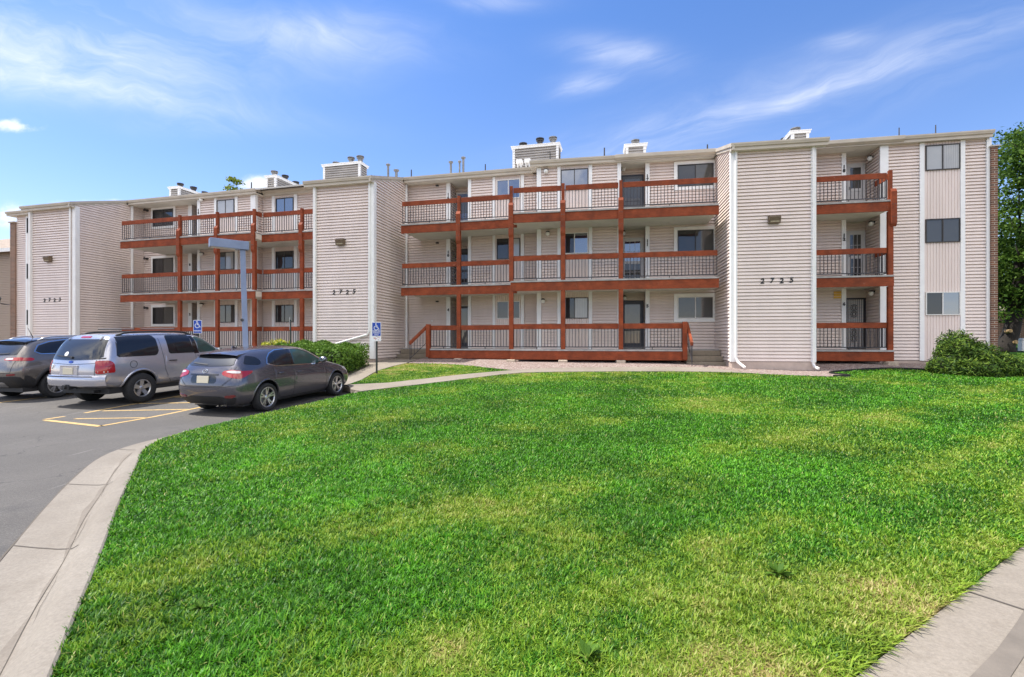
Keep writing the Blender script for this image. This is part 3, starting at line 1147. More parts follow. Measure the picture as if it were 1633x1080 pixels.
def door(fr, s0, s1, d, zd, frame='door_white', leaf='door_white', kind='storm', h=2.06):
    f = .06
    z0, z1 = zd + .06, zd + h
    mb = MB(fr)
    for b in ((s0, s0 + f, d, d + .06, z0 - .05, z1), (s1 - f, s1, d, d + .06, z0 - .05, z1), (s0 + f, s1 - f, d, d + .06, z1 - f, z1)):
        mb.box(*b)
    dr = mb.build('door', frame, bld)
    lb = MB(fr)
    a, b = s0 + f, s1 - f
    t = z1 - f
    lb.box(a, b, d, d + .022, z0, t)
    st = .085
    for q in ((a, a + st, z0, t), (b - st, b, z0, t), (a + st, b - st, t - .10, t), (a + st, b - st, z0, z0 + .18)):
        lb.box(q[0], q[1], d + .022, d + .045, q[2], q[3])
    if kind in ('half', 'fan', 'grid'):
        lb.box(a + st, b - st, d + .022, d + .045, z0 + .88, z0 + 1.0)
    lb.build('leaf', leaf, dr)
    gb = MB(fr)
    g = []
    if kind == 'storm':
        g = [(z0 + .18, t - .10, 'glass_storm')]
    elif kind == 'half':
        g = [(z0 + 1.0, t - .10, 'glass_dim')]
    elif kind == 'fan':
        g = [(z0 + 1.0, t - .10, 'glass_sky'), (z0 + .18, z0 + .88, 'glass_dim')]
    elif kind == 'grid':
        g = [(z0 + 1.0, t - .10, 'glass_dim'), (z0 + .18, z0 + .88, 'glass_dark')]
    for q0, q1, gm in g:
        gb = MB(fr)
        gb.box(a + st, b - st, d + .023, d + .032, q0, q1)
        gb.build('door_glass', gm, dr)
        if kind in ('fan', 'grid'):
            mb2 = MB(fr)
            for k in (1, 2):
                x = a + st + (b - a - 2 * st) * k / 3
                mb2.box(x - .008, x + .008, d + .032, d + .04, q0, q1)
            mb2.box(a + st, b - st, d + .033, d + .041, (q0 + q1) / 2 - .008, (q0 + q1) / 2 + .008)
            mb2.build('muntin', leaf, dr)
    hb = MB(fr)
    hb.tube([(a + .045, d + .045, z0 + .95), (a + .045, d + .085, z0 + .95), (a + .045, d + .085, z0 + 1.06), (a + .045, d + .045, z0 + 1.06)], .010, 6)
    hb.build('door_handle', 'black_iron', dr)
    tb = MB(fr)
    tb.box(s0, s1, d, d + .10, zd + .002, zd + .045)
    tb.build('threshold', 'galvanised', dr)
    return dr


def eave(fr, s0, s1, d, z=ZE, dback=-2.4, soffit=True):
    mb = MB(fr)
    mb.extr([(d - .13, z - .125), (d - .03, z - .125), (d - .012, z - .07), (d, z - .05), (d, z), (d - .02, z), (d - .02, z - .03), (d - .13, z - .03)], s0, s1)
    g = mb.build('gutter', 'frieze', bld)
    fb = MB(fr)
    fb.box(s0 + .02, s1 - .02, d - .14, d - .075, z - .24, z - .05)
    fb.build('fascia_board', 'frieze', g)
    if soffit:
        sb = MB(fr)
        sb.box(s0 + .02, s1 - .02, dback, d - .142, z - .225, z - .19)
        sb.build('soffit', 'soffit', bld)
    return g


def roof(fr, s0, s1, d0, z0, back=-10.0, ridge=-5.0):
    mb = MB(fr)
    t = .07
    zr = z0 + PITCH * (d0 - ridge)
    zb = zr - PITCH * (ridge - back)
    mb.extr([(d0 - .03, z0 - .015), (ridge, zr), (back, zb), (back, zb - t), (ridge, zr - t), (d0 - .03, z0 - .015 - t)], s0, s1)
    return mb.build('roof', 'roof_membrane', bld)


def tower(fr, s0, s1, dw, ovl, ovr, side_right, dback, numtxt, downs=True):
    """stair tower: front wall, the side wall one sees, lower eave and raking fascia"""
    de = dw + .30
    z = ZE - PITCH * de
    w = wall('tower_wall', fr, s0, s1, dw, z1=z - .2)
    sf = fr.side(s1 if side_right else s0, dw, side_right)
    L = dw - dback
    zt = z - .20
    top = lambda u: min(zt + PITCH * max(0, u), 9.02)
    sw = wall('side_wall', sf, 0, L, 0, z1=9.02, clip=lambda q: (max(0.0, (q - .13 - zt) / PITCH), L))
    cb = MB(sf)
    cb.prism([(0.02, -.15), (L, -.15), (L, -.02), (0.02, -.02)], .6, zt - .05)
    cb.build('wall_core', 'siding', sw)
    # hidden side, plain
    hb = MB(fr)
    if side_right:
        hb.box(s0 + .01, s0 + .14, dback, dw - .15, .3, zt)
    else:
        hb.box(s1 - .14, s1 - .01, dback, dw - .15, .3, zt)
    hb.build('side_wall', 'siding', bld)
    eave(fr, s0 - ovl, s1 + ovr, de, z, dback=dw - .02)
    # raking fascia
    x = (s1 + ovr) if side_right else (s0 - ovl)
    q = 1 if side_right else -1
    rb = MB(fr)
    for (i, o_, h0, h1) in ((-.10, 0.0, -.125, 0.0), (-.12, -.035, -.24, -.10)):
        pr = [(de - .005, z + h0), (de - .005, z + h1), (-.01, ZE + h1 - .003), (-.01, ZE + h0 - .003)]
        a0, a1 = sorted((x + q * i, x + q * (o_ - .002)))
        rb.extr(pr, a0, a1)
    rb.build('rake_fascia', 'frieze', bld)
    mb = MB(fr)
    mb.extr([(de - .03, z - .015), (-.4, ZE + .105), (-.4, ZE + .03), (de - .03, z - .09)], s0 - ovl + .02, s1 + ovr - .02)
    mb.build('roof', 'roof_membrane', bld)
    # corner boards
    trim(fr, s0, s0 + .17, dw + .004, z1=z - .19)
    trim(fr, s1 - .17, s1, dw + .004, z1=z - .19)
    trim(sf, -.035, .17, .004, z1=z - .16)
    return z


ZA = tower(A, -30.1, -27.0, 2.45, .32, .06, True, -1.0, '2723')
ZB = tower(B, -13.03, -10.2, 2.65, .32, .06, True, -.6, '2725')
ZC = tower(C, 4.76, 7.5, 2.05, .10, .32, False, -.5, '2725')

# -- west end bay
wall('front_wall', A, -35.84, -30.0, -.3)
trim(A, -35.06, -34.9, -.296)
panel(A, -34.9, -33.6, -.3)
for z in (2.55, 5.26, 7.95):
    window(A, -34.88, -33.65, z, z + .88, -.255, 'dark_frame', ('glass_dark', 'glass_dim'))
eave(A, -36.35, -29.7, 0, dback=-1)
mb = MB(A)
mb.box(-36.25, -35.84, -4.0, -.20, .2, 8.62)
mb.build('brick_wall', mat('brick', (0.2, 0.1, 0.06)), bld)
# -- first wing
wall('recess_wall', A, -27.0, -23.6, -1.0, z0=1.0)
wall('recess_wall', A, -23.6, -22.4, -2.0, z0=1.0)
trim(A, -23.86, -23.6, -.996)
trim(A, -27.0, -26.86, -.30, t=.05)
sfr = A.side(-23.6, -1.0, True)
wall('recess_wall', sfr, 0, 1.0, 0, found=False)
wall('front_wall', A, -22.46, -18.82, -.3)
trim(A, -22.47, -22.29, -.295, t=.05)
for a, b in ((-21.36, -21.2), (-20.06, -19.9), (-19.09, -18.80)):
    trim(A, a, b, -.29, t=.06)
panel(A, -21.2, -20.06, -.3)
sfr = A.side(-18.82, -.3, True)
wall('front_wall', sfr, 0, .45, 0)
trim(sfr, -.03, .10, .004)
wall('front_wall', A, -18.82, -12.6, -.75)
for a, b in ((-18.2, -18.03), (-16.88, -16.7)):
    trim(A, a, b, -.74, t=.06)
panel(A, -18.03, -16.88, -.75)
WA1 = [('dark_frame', ('glass_dark', 'glass_curtain')), ('dark_frame', ('glass_dim', 'glass_curtain')), ('dark_frame', ('glass_blind', 'glass_blind'))]
WA1[0] = ('dark_frame', ('glass_dim', 'glass_dim'))
WA2 = [('dark_frame', ('glass_dark', 'glass_dim')), ('dark_frame', ('glass_dark', 'glass_dark')), ('dark_frame', ('glass_sky', 'glass_sky'))]
for k in range(3):
    zz = (2.55, 5.27, 7.97)[k]
    window(A, -21.18, -20.08, zz, zz + .9, -.255, *WA1[k])
    window(A, -17.95, -16.9, zz, zz + .88, -.705, *WA2[k])
    window(A, -26.28, -24.85, zz, zz + .92, -.97, 'dark_frame', (('glass_dark', 'glass_dim'), ('glass_dark', 'glass_dim'), ('glass_dark', 'glass_dark'))[k], casing=.13)
    door(A, -23.52, -22.5, -1.98, DECK[k], 'door_grey', 'door_grey', 'half')
eave(A, -27.0, -18.62, 0)
eave(A, -18.6, -12.7, -.45)
mb = MB(A)
mb.box(-18.74, -18.62, -.46, -.13, ZE - .125, ZE)
mb.build('gutter', 'frieze', bld)
roof(A, -36.3, -12.4, 0, ZE)
# -- middle wing, western half
wall('recess_wall', B, -10.3, -8.06, -.6, z0=1.0)
trim(B, -8.24, -8.04, -.596)
trim(B, -10.22, -10.10, -.35, t=.05)
wall('recess_wall', B, -8.2, -6.9, -1.4, z0=1.0)
wall('recess_wall', B.side(-8.06, -.6, True), 0, .8, 0, found=False)
wall('front_wall', B, -7.06, -3.60, -.3)
trim(B, -7.07, -6.92, -.295, t=.05)
for a, b in ((-5.9, -5.78), (-4.6, -4.45)):
    trim(B, a, b, -.29, t=.06)
panel(B, -5.78, -4.6, -.3)
WB = [('white_frame', ('glass_dim', 'glass_dim')), ('dark_frame', ('glass_dark', 'glass_blind')), ('white_frame', ('glass_sky', 'glass_sky'))]
for k in range(3):
    zz = (2.6, 5.27, 7.97)[k]
    window(B, -5.70, -4.63, zz, zz + (.78, .92, .86)[k], -.255, *WB[k])
    door(B, -8.0, -7.04, -1.38, DECK[k], ('door_white', 'door_dark', 'door_white')[k], ('door_dark', 'door_dark', 'door_blue')[k], ('storm', 'grid', 'half')[k])
eave(B, -10.2, -3.52, 0)
roof(B, -13.3, -3.3, 0, ZE)
# -- middle wing, eastern half
wall('front_wall', C, -2.48, 1.01, -.3)
wall('front_wall', C.side(-2.48, -.3, False), 0, .9, 0, found=False)
trim(C, -2.5, -2.31, -.285)
for a, b in ((-1.62, -1.48), (-.31, -.16)):
    trim(C, a, b, -.29, t=.06)
trim(C, .87, 1.02, -.285, t=.05)
panel(C, -1.48, -.31, -.3)
wall('recess_wall', C, 1.0, 2.08, -1.1, z0=1.0)
wall('recess_wall', C, 2.05, 4.85, -.5, z0=1.0)
wall('recess_wall', C.side(2.05, -.5, False), 0, .6, 0, found=False)
trim(C, 2.02, 2.19, -.49)
WC = [('dark_frame', ('glass_dark', 'glass_curtain')), ('white_frame', ('glass_dark', 'glass_sky')), ('dark_frame', ('glass_sky', 'glass_sky'))]
WG = [('white_frame', ('glass_dim', 'glass_dim')), ('dark_frame', ('glass_dark', 'glass_dim')), ('dark_frame', ('glass_dark', 'glass_dim'))]
for k in range(3):
    zz = (2.55, 5.28, 7.97)[k]
    window(C, -1.47, -.33, zz, zz + .88, -.255, *WC[k])
    window(C, 3.30, 4.70, zz - .03, zz + .86, -.47, *WG[k], casing=.14)
    door(C, 1.07, 2.0, -1.08, DECK[k], ('door_dark', 'door_white', 'door_dark')[k], ('door_dark', 'door_white', 'door_grey')[k], ('storm', 'fan', 'half')[k])
eave(C, -2.78, 4.72, 0)
mb = MB(C)
mb.extr([(-.06, ZE - .20), (.055, ZE - .13), (.055, ZE + .004), (-.06, ZE + .004)], .78, 4.70)
mb.build('gutter', 'frieze', bld, bevel=.006)
roof(C, -2.7, 8.0, 0, ZE)
# -- east wing
wall('recess_wall', D, 7.2, 9.12, -.8, z0=1.0)
trim(D, 8.96, 9.12, -.79)
wall('recess_wall', D, 9.1, 10.2, -1.35, z0=1.0)
wall('recess_wall', D.side(10.07, -.3, False), 0, 1.05, 0, found=False)
wall('front_wall', D, 10.07, 13.60, -.3)
trim(D, 10.05, 10.33, -.285, t=.06)
for a, b in ((11.37, 11.52), (12.68, 12.83), (13.50, 13.60)):
    trim(D, a, b, -.29, t=.06)
panel(D, 11.52, 12.68, -.3)
WD = [('white_frame', ('glass_dark', 'glass_sky')), ('dark_frame', ('glass_blind', 'glass_blind')), ('dark_frame', ('glass_blind', 'glass_curtain'))]
WD[1] = ('dark_frame', ('glass_dim', 'glass_dim'))
for k in range(3):
    zz = (2.56, 5.26, 7.95)[k]
    window(D, 11.55, 12.66, zz, zz + (.86, .88, .94)[k], -.255, *WD[k])
for k in (1, 2):
    door(D, 9.34, 10.02, -1.33, DECK[k], 'door_white', 'door_white', ('x', 'grid', 'half')[k])
# scrolled security door on the ground floor
mb = MB(D)
z0, z1 = DECK[0] + .04, DECK[0] + 2.06
for b in ((9.32, 9.38, z0, z1), (9.98, 10.04, z0, z1), (9.38, 9.98, z1 - .06, z1), (9.38, 9.98, z0, z0 + .05), (9.38, 9.98, z0 + .98, z0 + 1.04)):
    mb.box(b[0], b[1], -1.31, -1.26, b[2], b[3])
sd = mb.build('security_door', 'black_iron', bld)
mb = MB(D)
mb.box(9.38, 9.98, -1.34, -1.325, z0 + .05, z1 - .06)
mb.build('leaf', 'door_white', sd)
mb = MB(D)
for a in np.arange(9.44, 9.97, .075):
    mb.tube([(a, -1.285, z0 + .05), (a, -1.285, z1 - .06)], .009, 5)
for zc in (z0 + .52, z0 + 1.5):
    for rr_ in (.07, .12):
        for off in (-.13, .13):
            mb.tube([(9.62 + rr_ * math.cos(t), -1.275, zc + off + rr_ * math.sin(t)) for t in np.linspace(0, 2 * math.pi, 15)], .010, 5, cap=False)
mb.build('scrollwork', 'black_iron', sd)
eave(D, 7.45, 13.62, 0)
mb = MB(D)
mb.extr([(-.06, ZE - .20), (.05, ZE - .13), (.05, ZE + .004), (-.06, ZE + .004)], 7.6, 10.75)
mb.build('gutter', 'frieze', bld, bevel=.006)
roof(D, 7.6, 13.6, 0, ZE)
mb = MB(D)
mb.box(13.60, 13.80, -8.5, -.16, .3, 8.66)
mb.build('brick_wall', 'brick', bld)
mb = MB(D)
mb.box(13.56, 13.86, -8.5, -.10, 8.66, 8.70)
mb.build('brick_coping', 'frieze', bld)
mb = MB(D)
mb.box(13.50, 13.66, -.6, -.24, 8.72, 9.0)
mb.build('rafter_block', 'trim', bld)
mb = MB(A)
mb.box(-36.3, -35.80, -4, -.12, 8.62, 8.68)
mb.build('brick_coping', 'frieze', bld)

# solid back of the building
for fr, a, b in ((A, -36.0, -12.0), (B, -13.2, -2.9), (C, -2.4, 8.2), (D, 7.8, 13.6)):
    mb = MB(fr)
    mb.box(a, b, -9.7, -2.45, .2, 9.05)
    mb.build('rear_wall', 'siding', bld)

# brick: procedural courses
def brick_nodes():
    m = MATS['brick']
    N, p, tc = nodes_of(m)
    sx = N.n('ShaderNodeSeparateXYZ')
    N.l(tc.outputs['Object'], sx.inputs[0])
    br = N.n('ShaderNodeTexBrick')
    N.l(N.xyz(N.math('ADD', sx.outputs[0], sx.outputs[1]), sx.outputs[2], 0), br.inputs['Vector'])
    br.inputs['Color1'].default_value = (0.23, 0.10, 0.055, 1)
    br.inputs['Color2'].default_value = (0.11, 0.05, 0.032, 1)
    br.inputs['Mortar'].default_value = (0.42, 0.36, 0.29, 1)
    br.inputs['Scale'].default_value = 1.0
    br.inputs['Mortar Size'].default_value = 0.009
    br.inputs['Brick Width'].default_value = 0.21
    br.inputs['Row Height'].default_value = 0.078
    N.l(br.outputs[0], p.inputs['Base Color'])
    p.inputs['Roughness'].default_value = 0.9
    bump(N, p, N.math('MULTIPLY', br.outputs[1], -1.0), 0.5, 0.01)


brick_nodes()

# ------------------------------------------------------------------ balconies
def railing(par, fr, s0, s1, d, zd, ends=(), base_rail=True):
    mb = MB(fr)
    mb.box(s0, s1, d - .10, d - .058, zd + .80, zd + 1.0)
    mb.build('handrail', 'redwood', par, bevel=.006)
    bb = MB(fr)
    bb.box(s0, s1, d - .100, d - .068, zd + .080, zd + .115)
    n = max(2, int(round((s1 - s0) / .128)))
    for k in range(n + 1):
        a = s0 + .02 + (s1 - s0 - .04) * k / n
        bb.box(a - .0105, a + .0105, d - .094, d - .073, zd + .112, zd + .80)
    for k in range(1, max(2, int((s1 - s0) / 1.6))):
        a = s0 + (s1 - s0) * k / max(2, int((s1 - s0) / 1.6))
        bb.box(a - .012, a + .012, d - .098, d - .07, zd - .02, zd + .085)
    bb.build('balustrade', 'black_iron', par)


def end_rail(par, fr, s, d0, d1, zd):
    """short return of a railing, running from the front edge back to the wall"""
    mb = MB(fr)
    mb.box(s - .02, s + .02, d1, d0 - .1, zd + .80, zd + 1.0)
    mb.build('handrail', 'redwood', par)
    bb = MB(fr)
    bb.box(s - .014, s + .014, d1, d0 - .1, zd + .085, zd + .112)
    n = max(2, int((d0 - d1) / .128))
    for k in range(n):
        y = d1 + (d0 - .1 - d1) * (k + .5) / n
        bb.box(s - .0085, s + .0085, y - .0085, y + .0085, zd + .112, zd + .8)
    bb.build('balustrade', 'black_iron', par)


def balcony(fr, s0, s1, d, dback, k, bays, beam0=None, beam1=None, rails=True, dz=0.0):
    zd = DECK[k] + dz
    mb = MB(fr)
    nb = 10
    # deck boards: a front nosing plus the slab of boards
    mb.box(s0, s1, dback, d - .02, zd - .045, zd)
    mb.box(s0 - .01, s1 + .01, d - .13, d + .03, zd - .055, zd + .004)
    b = mb.build('balcony', 'deck_board', bld)
    eb = MB(fr)
    eb.box(s0 - .02 if beam0 is None else beam0, s1 + .02 if beam1 is None else beam1, d - .045, d, zd - .40, zd - .058)
    eb.build('beam', 'redwood', b, bevel=.008)
    if k > 0:
        cb = MB(fr)
        cb.box(s0 + .01, s1 - .01, dback, d - .05, zd - .30, zd - .05)
        cb.build('ceiling', 'soffit', b)
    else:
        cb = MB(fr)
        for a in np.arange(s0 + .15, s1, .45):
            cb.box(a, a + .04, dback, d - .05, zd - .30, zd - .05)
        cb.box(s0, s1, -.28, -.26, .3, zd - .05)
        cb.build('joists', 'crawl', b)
    if rails:
        for a0, a1 in bays:
            railing(b, fr, a0, a1, d, zd)
    return b


for k in range(3):
    b = balcony(A, -25.44, -17.30, 1.45, -2.3, k, ((-25.44, -21.83), (-21.63, -19.57), (-19.38, -17.45)))
    end_rail(b, A, -17.38, 1.36, .92, DECK[k])
    b = balcony(A, -17.30, -12.9, 1.0, -.6, k, ((-17.28, -15.22), (-15.06, -12.9)))
    g = k == 0
    b = balcony(B, -8.29 if g else -9.54, -4.42, 1.45, -1.9, k, (((-8.22 if g else -9.54), -7.02), (-6.84, -4.72)), dz=-.006)
    if not g:
        pass
    b = balcony(C, -3.32, 3.33 if g else 4.45, 1.45, -1.3, k, ((-3.24, -1.36), (-1.18, .84), (1.02, 3.18 if g else 4.43)))
    if not g:
        pass
    b = balcony(D, 7.3, 9.98, .80, -1.6, k, ((7.35, 9.80),))
    end_rail(b, D, 9.90, .80, -.28, DECK[k])
    if g:
        # rear of the landing by the two stairs
        mb = MB(B)
        mb.box(-10.12, -8.30, -1.0, .12, DECK[0] - .2, DECK[0])
        mb.build('landing', 'deck_board', bld)
        mb = MB(C)
        mb.box(3.35, 4.72, -.6, .38, DECK[0] - .2, DECK[0])
        mb.build('landing', 'deck_board', bld)


def post(fr, s, d, w=.17, side=0.0):
    x, y, _ = fr(s, d, 0)
    z0 = tz(x, y)
    d0, d1 = d - .135, d - .002
    mb = MB(fr)
    mb.box(s - w / 2, s + w / 2, d0, d1, DECK[0] + .004, DECK[1] - .402)
    p = mb.build('post', 'redwood', bld, bevel=.008)
    mb = MB(fr)
    mb.box(s - w / 2, s + w / 2, d0, d1, DECK[1] + .004, DECK[2] - .402)
    mb.build('upper_post', 'redwood', p, bevel=.008)
    # spliced length bolted over the top beam, with sloped cuts
    sb = MB(fr)
    q = w / 2 + .010
    e = d + .068
    o_ = side
    sb.extr([(d + .001, 5.70), (e - .01, 5.80), (e, 5.86), (e, 6.96), (d + .001, 7.08)], s - q + o_, s + q + o_)
    sp = sb.build('post_splice', ['redwood', 'end_grain'], p, bevel=.006)
    for f in sp.data.polygons:
        if f.normal.z > .5:
            f.material_index = 1
    bb = MB(fr)
    for zz in (6.05, 6.5):
        for da in (-.04, .04):
            bb.lathe((s + da + o_, e, zz), (fr.n[0], fr.n[1], 0), [(.016, 0), (.016, .006), (.008, .012)], 8)
    bb.build('bolts', 'dark_metal', sp)
    rb = MB(fr)
    rb.box(s - .06, s + .06, d0 + .015, d1 - .005, DECK[2] + .004, 7.74)
    rb.build('rail_post', 'redwood', p, bevel=.006)
    fb = MB(fr)
    fb.prism([(s - .19, d - .16), (s + .19, d - .16), (s + .17, d + .16), (s - .17, d + .16)], z0 - .2, DECK[0] - .402)
    fb.build('footing', 'footing_stone', p, bevel=.03)


for fr, s, d in ((A, -21.73, 1.45), (A, -19.48, 1.45), (A, -17.37, 1.45), (A, -15.14, 1.0), (B, -6.93, 1.45), (C, -3.32, 1.45), (C, -1.27, 1.45), (C, .93, 1.45), (D, 9.90, .80)):
    post(fr, s, d, side=.07 if fr is D else 0.0)


def newel(fr, s, d, z0, z1):
    mb = MB(fr)
    mb.box(s - .085, s + .085, d - .10, d + .075, z0, z1)
    n = mb.build('newel_post', 'redwood', bld, bevel=.012)
    return n


newel(B, -8.29, 1.45, .92, 2.32)
newel(C, 3.26, 1.45, .90, 2.32)


def stairs(fr, s0, s1, dtop, zb, n=3, rise=.2, tread=.31):
    mb = MB(fr)
    for k in range(n):
        z = DECK[0] - .04 - rise * k
        mb.box(s0 - .03 * k, s1 + (.02 * k), dtop - .3, dtop + tread * (k + 1), z - rise - (.4 if k == n - 1 else 0.0), z - .005 * k)
    return mb.build('stairs', 'step_concrete', bld, bevel=.015)


stairs(B, -10.1, -8.42, .06, .67)
stairs(C, 3.42, 4.72, .32, .68)


def stair_rail(fr, p0, p1, m0='redwood', nb=6):
    """p0 top, p1 bottom of the sloping handrail (s,d,z)"""
    mb = MB(fr)
    s0, d0, z0 = p0
    s1, d1, z1 = p1
    w = .045
    mb.v += [fr(s0 - w, d0, z0), fr(s0 + w, d0, z0), fr(s0 + w, d0, z0 - .14), fr(s0 - w, d0, z0 - .14),
             fr(s1 - w, d1, z1), fr(s1 + w, d1, z1), fr(s1 + w, d1, z1 - .14), fr(s1 - w, d1, z1 - .14)]
    for q in ((0, 1, 2, 3), (4, 7, 6, 5), (0, 4, 5, 1), (1, 5, 6, 2), (2, 6, 7, 3), (3, 7, 4, 0)):
        mb.face(q)
    r = mb.build('stair_handrail', m0, bld, bevel=.008)
    bb = MB(fr)
    bb.tube([(s0, d0, z0 - .75), (s1, d1, z1 - .72)], .014, 6)
    for k in range(nb):
        t = (k + .5) / nb
        s, d, z = s0 + (s1 - s0) * t, d0 + (d1 - d0) * t, z0 + (z1 - z0) * t
        bb.tube([(s, d, z - .12), (s, d, z - .75)], .010, 5)
    bb.tube([(s1, d1, z1 - .1), (s1, d1, z1 - .98)], .016, 6)
    bb.build('balustrade', 'black_iron', r)


stair_rail(B, (-8.36, 1.40, 2.30), (-8.88, 2.0, 1.58))
stair_rail(C, (3.44, .9, 2.32), (3.38, 2.2, 1.56))

# ------------------------------------------------------------------ lamps, numbers, pipes
def wall_pack(fr, s, d, z):
    mb = MB(fr)
    mb.extr([(d, z - .16), (d, z + .12), (d + .16, z + .12), (d + .22, z + .05), (d + .15, z - .16)], s - .19, s + .19)
    w = mb.build('wall_light', 'bronze', bld, bevel=.012)
    lb = MB(fr)
    lb.extr([(d + .148, z - .125), (d + .205, z + .035), (d + .214, z + .035), (d + .162, z - .125)], s - .145, s + .145)
    lb.build('lens', 'lens_glass', w)


wall_pack(A, -28.72, 2.45, 5.73)
wall_pack(B, -11.68, 2.65, 5.77)
wall_pack(C, 6.13, 2.05, 5.87)


def porch_light(fr, s, d, z, globe=True):
    mb = MB(fr)
    nn = Vector((fr.n[0], fr.n[1], 0))
    mb.lathe((s, d, z + .05), nn, [(.055, 0), (.06, .02), (.03, .05), (.025, .10)], 14)
    w = mb.build('porch_light', 'dark_metal', bld, smooth=True)
    g = MB(fr)
    c = (s, d + .12, z)
    g.lathe(c, (0, 0, 1), [(.001, -.095), (.05, -.085), (.085, -.045), (.095, 0), (.08, .05), (.05, .085), (.001, .09)], 16, cap=False)
    g.build('globe', 'lamp_glass', w, smooth=2)
    h = MB(fr)
    h.lathe(c, (0, 0, 1), [(.001, .075), (.085, .06), (.07, .10), (.02, .12)], 14)
    h.build('shade', 'dark_metal', w, smooth=True)


for fr, s, d, z in ((C, -2.1, -.28, 8.80), (C, -2.02, -.28, 6.15), (C, -2.22, -.28, 3.29), (A, -22.12, -.28, 8.96), (A, -22.12, -.28, 6.13), (A, -22.12, -.28, 3.47),
                    (C, 1.16, -1.08, 8.98), (C, 1.16, -1.08, 6.23), (C, 1.2, -1.08, 3.44)):
    porch_light(fr, s, d, z)
for k, z in enumerate((8.72, 6.15, 3.45)):
    sf = D.side(10.07, -.3, False)
    porch_light(sf, .35 if k else .45, .01, z)
for z in (8.9, 6.2, 3.45):
    mb = MB(A)
    mb.lathe((-26.7, -.98, z), (A.n[0], A.n[1], 0), [(.06, 0), (.07, .05), (.05, .14), (.08, .2)], 12)
    mb.build('flood_light', 'dark_metal', bld, smooth=True)
    mb = MB(B)
    mb.box(-8.75, -8.62, -.58, -.50, z - .02, z + .04)
    mb.build('flood_light', 'dark_metal', bld)


def house_number(fr, s, d, z, txt, gap, size):
    mb = MB(fr)
    for k, ch in enumerate(txt):
        add_text(mb, ch, s + (k - (len(txt) - 1) / 2) * gap, d + .03, z + (.012 if k % 2 else -.008), size, .012, .006, shear=.12)
    mb.build('house_number', 'numeral', bld, recalc=False)


house_number(A, -28.55, 2.45, 3.65, '2723', .35, .26)
house_number(B, -11.56, 2.65, 3.65, '2725', .315, .255)
house_number(C, 6.23, 2.05, 3.71, '2725', .315, .25)


def unit_number(fr, s, d, z, txt):
    mb = MB(fr)
    for k, ch in enumerate(txt):
        add_text(mb, ch, s, d, z - k * .15, .17, .008, .008)
    mb.build('unit_number', 'numeral', bld, recalc=False)


for fr, s, d, txts in ((D, 9.04, -.74, ('6', '12', '18')), (B, -8.14, -.55, ('4', '10', '16')), (C, 2.10, -.44, ('5', '11', '17')), (A, -22.38, -.235, ('', '', '14')), (A, -23.73, -.95, ('2', '8', ''))):
    for k in range(3):
        if txts[k]:
            unit_number(fr, s, d, DECK[k] + 1.78, txts[k])
mb = MB(D)
mb.box(8.68, 8.95, -.775, -.765, 3.28, 3.56)
mb.build('notice_board', 'notice_yellow', bld)
# intercom cover on the shaded wall of the entry
mb = MB(B)
mb.lathe((-8.95, -.58, 2.55), (B.n[0], B.n[1], 0), [(.045, 0), (.045, .03), (.02, .045)], 12)
mb.build('wall_plate', 'trim', bld, smooth=True)


def downspout(fr, pts, w=.072):
    mb = MB(fr)
    mb.tube(pts, w * .72, 4)
    return mb.build('downspout', 'pvc', bld, bevel=.012)


downspout(C, [(4.88, 2.12, 8.42), (4.88, 2.13, 1.0), (4.92, 2.2, .86), (5.06, 2.55, .68)])
downspout(C, [(7.38, 2.12, 8.42), (7.38, 2.13, .82), (7.40, 2.2, .72), (7.44, 2.42, .66)])
downspout(B, [(-10.36, 2.72, 8.25), (-10.36, 2.73, 2.02), (-10.45, 2.75, 1.86), (-11.85, 2.82, 1.48)])
downspout(A, [(-27.25, 2.52, 8.25), (-27.25, 2.53, 1.0)])
downspout(A, [(-30.0, 2.52, 8.25), (-30.0, 2.53, 1.0)], .11)
downspout(B, [(-12.92, 2.72, 8.25), (-12.92, 2.73, 1.0)], .11)


def vent_pipe(fr, s, ztop, d=-1.5, r=.05, cap=True, m='galvanised'):
    zb = ZE - PITCH * d - .05
    x, y, _ = fr(s, d, 0)
    mb = MB()
    prof = [(r, zb), (r, ztop - .12)] + ([(r, ztop - .12), (r * 1.9, ztop - .10), (r * 2.1, ztop - .04), (r * .8, ztop)] if cap else [(r * .9, ztop)])
    mb.lathe((x, y, 0), (0, 0, 1), prof, 12)
    mb.build('vent_pipe', m, bld, smooth=True)


for fr, s, z, r, cap in ((B, -11.70, 10.53, .055, True), (B, -11.25, 10.21, .07, True), (B, -10.44, 10.12, .03, False), (B, -8.36, 10.38, .055, True),
                         (B, -7.91, 10.37, .04, True), (B, -7.72, 10.54, .055, True), (B, -6.61, 10.08, .028, False), (C, .36, 10.15, .03, False), (D, 11.33, 10.12, .02, False),
                         (D, 12.60, 10.12, .02, False), (A, -20.20, 10.13, .03, False), (C, 4.69, 10.0, .03, False), (A, -13.0, 9.9, .03, False)):
    vent_pipe(fr, s, z, r=r, cap=cap, m='galvanised' if cap else 'dark_metal')


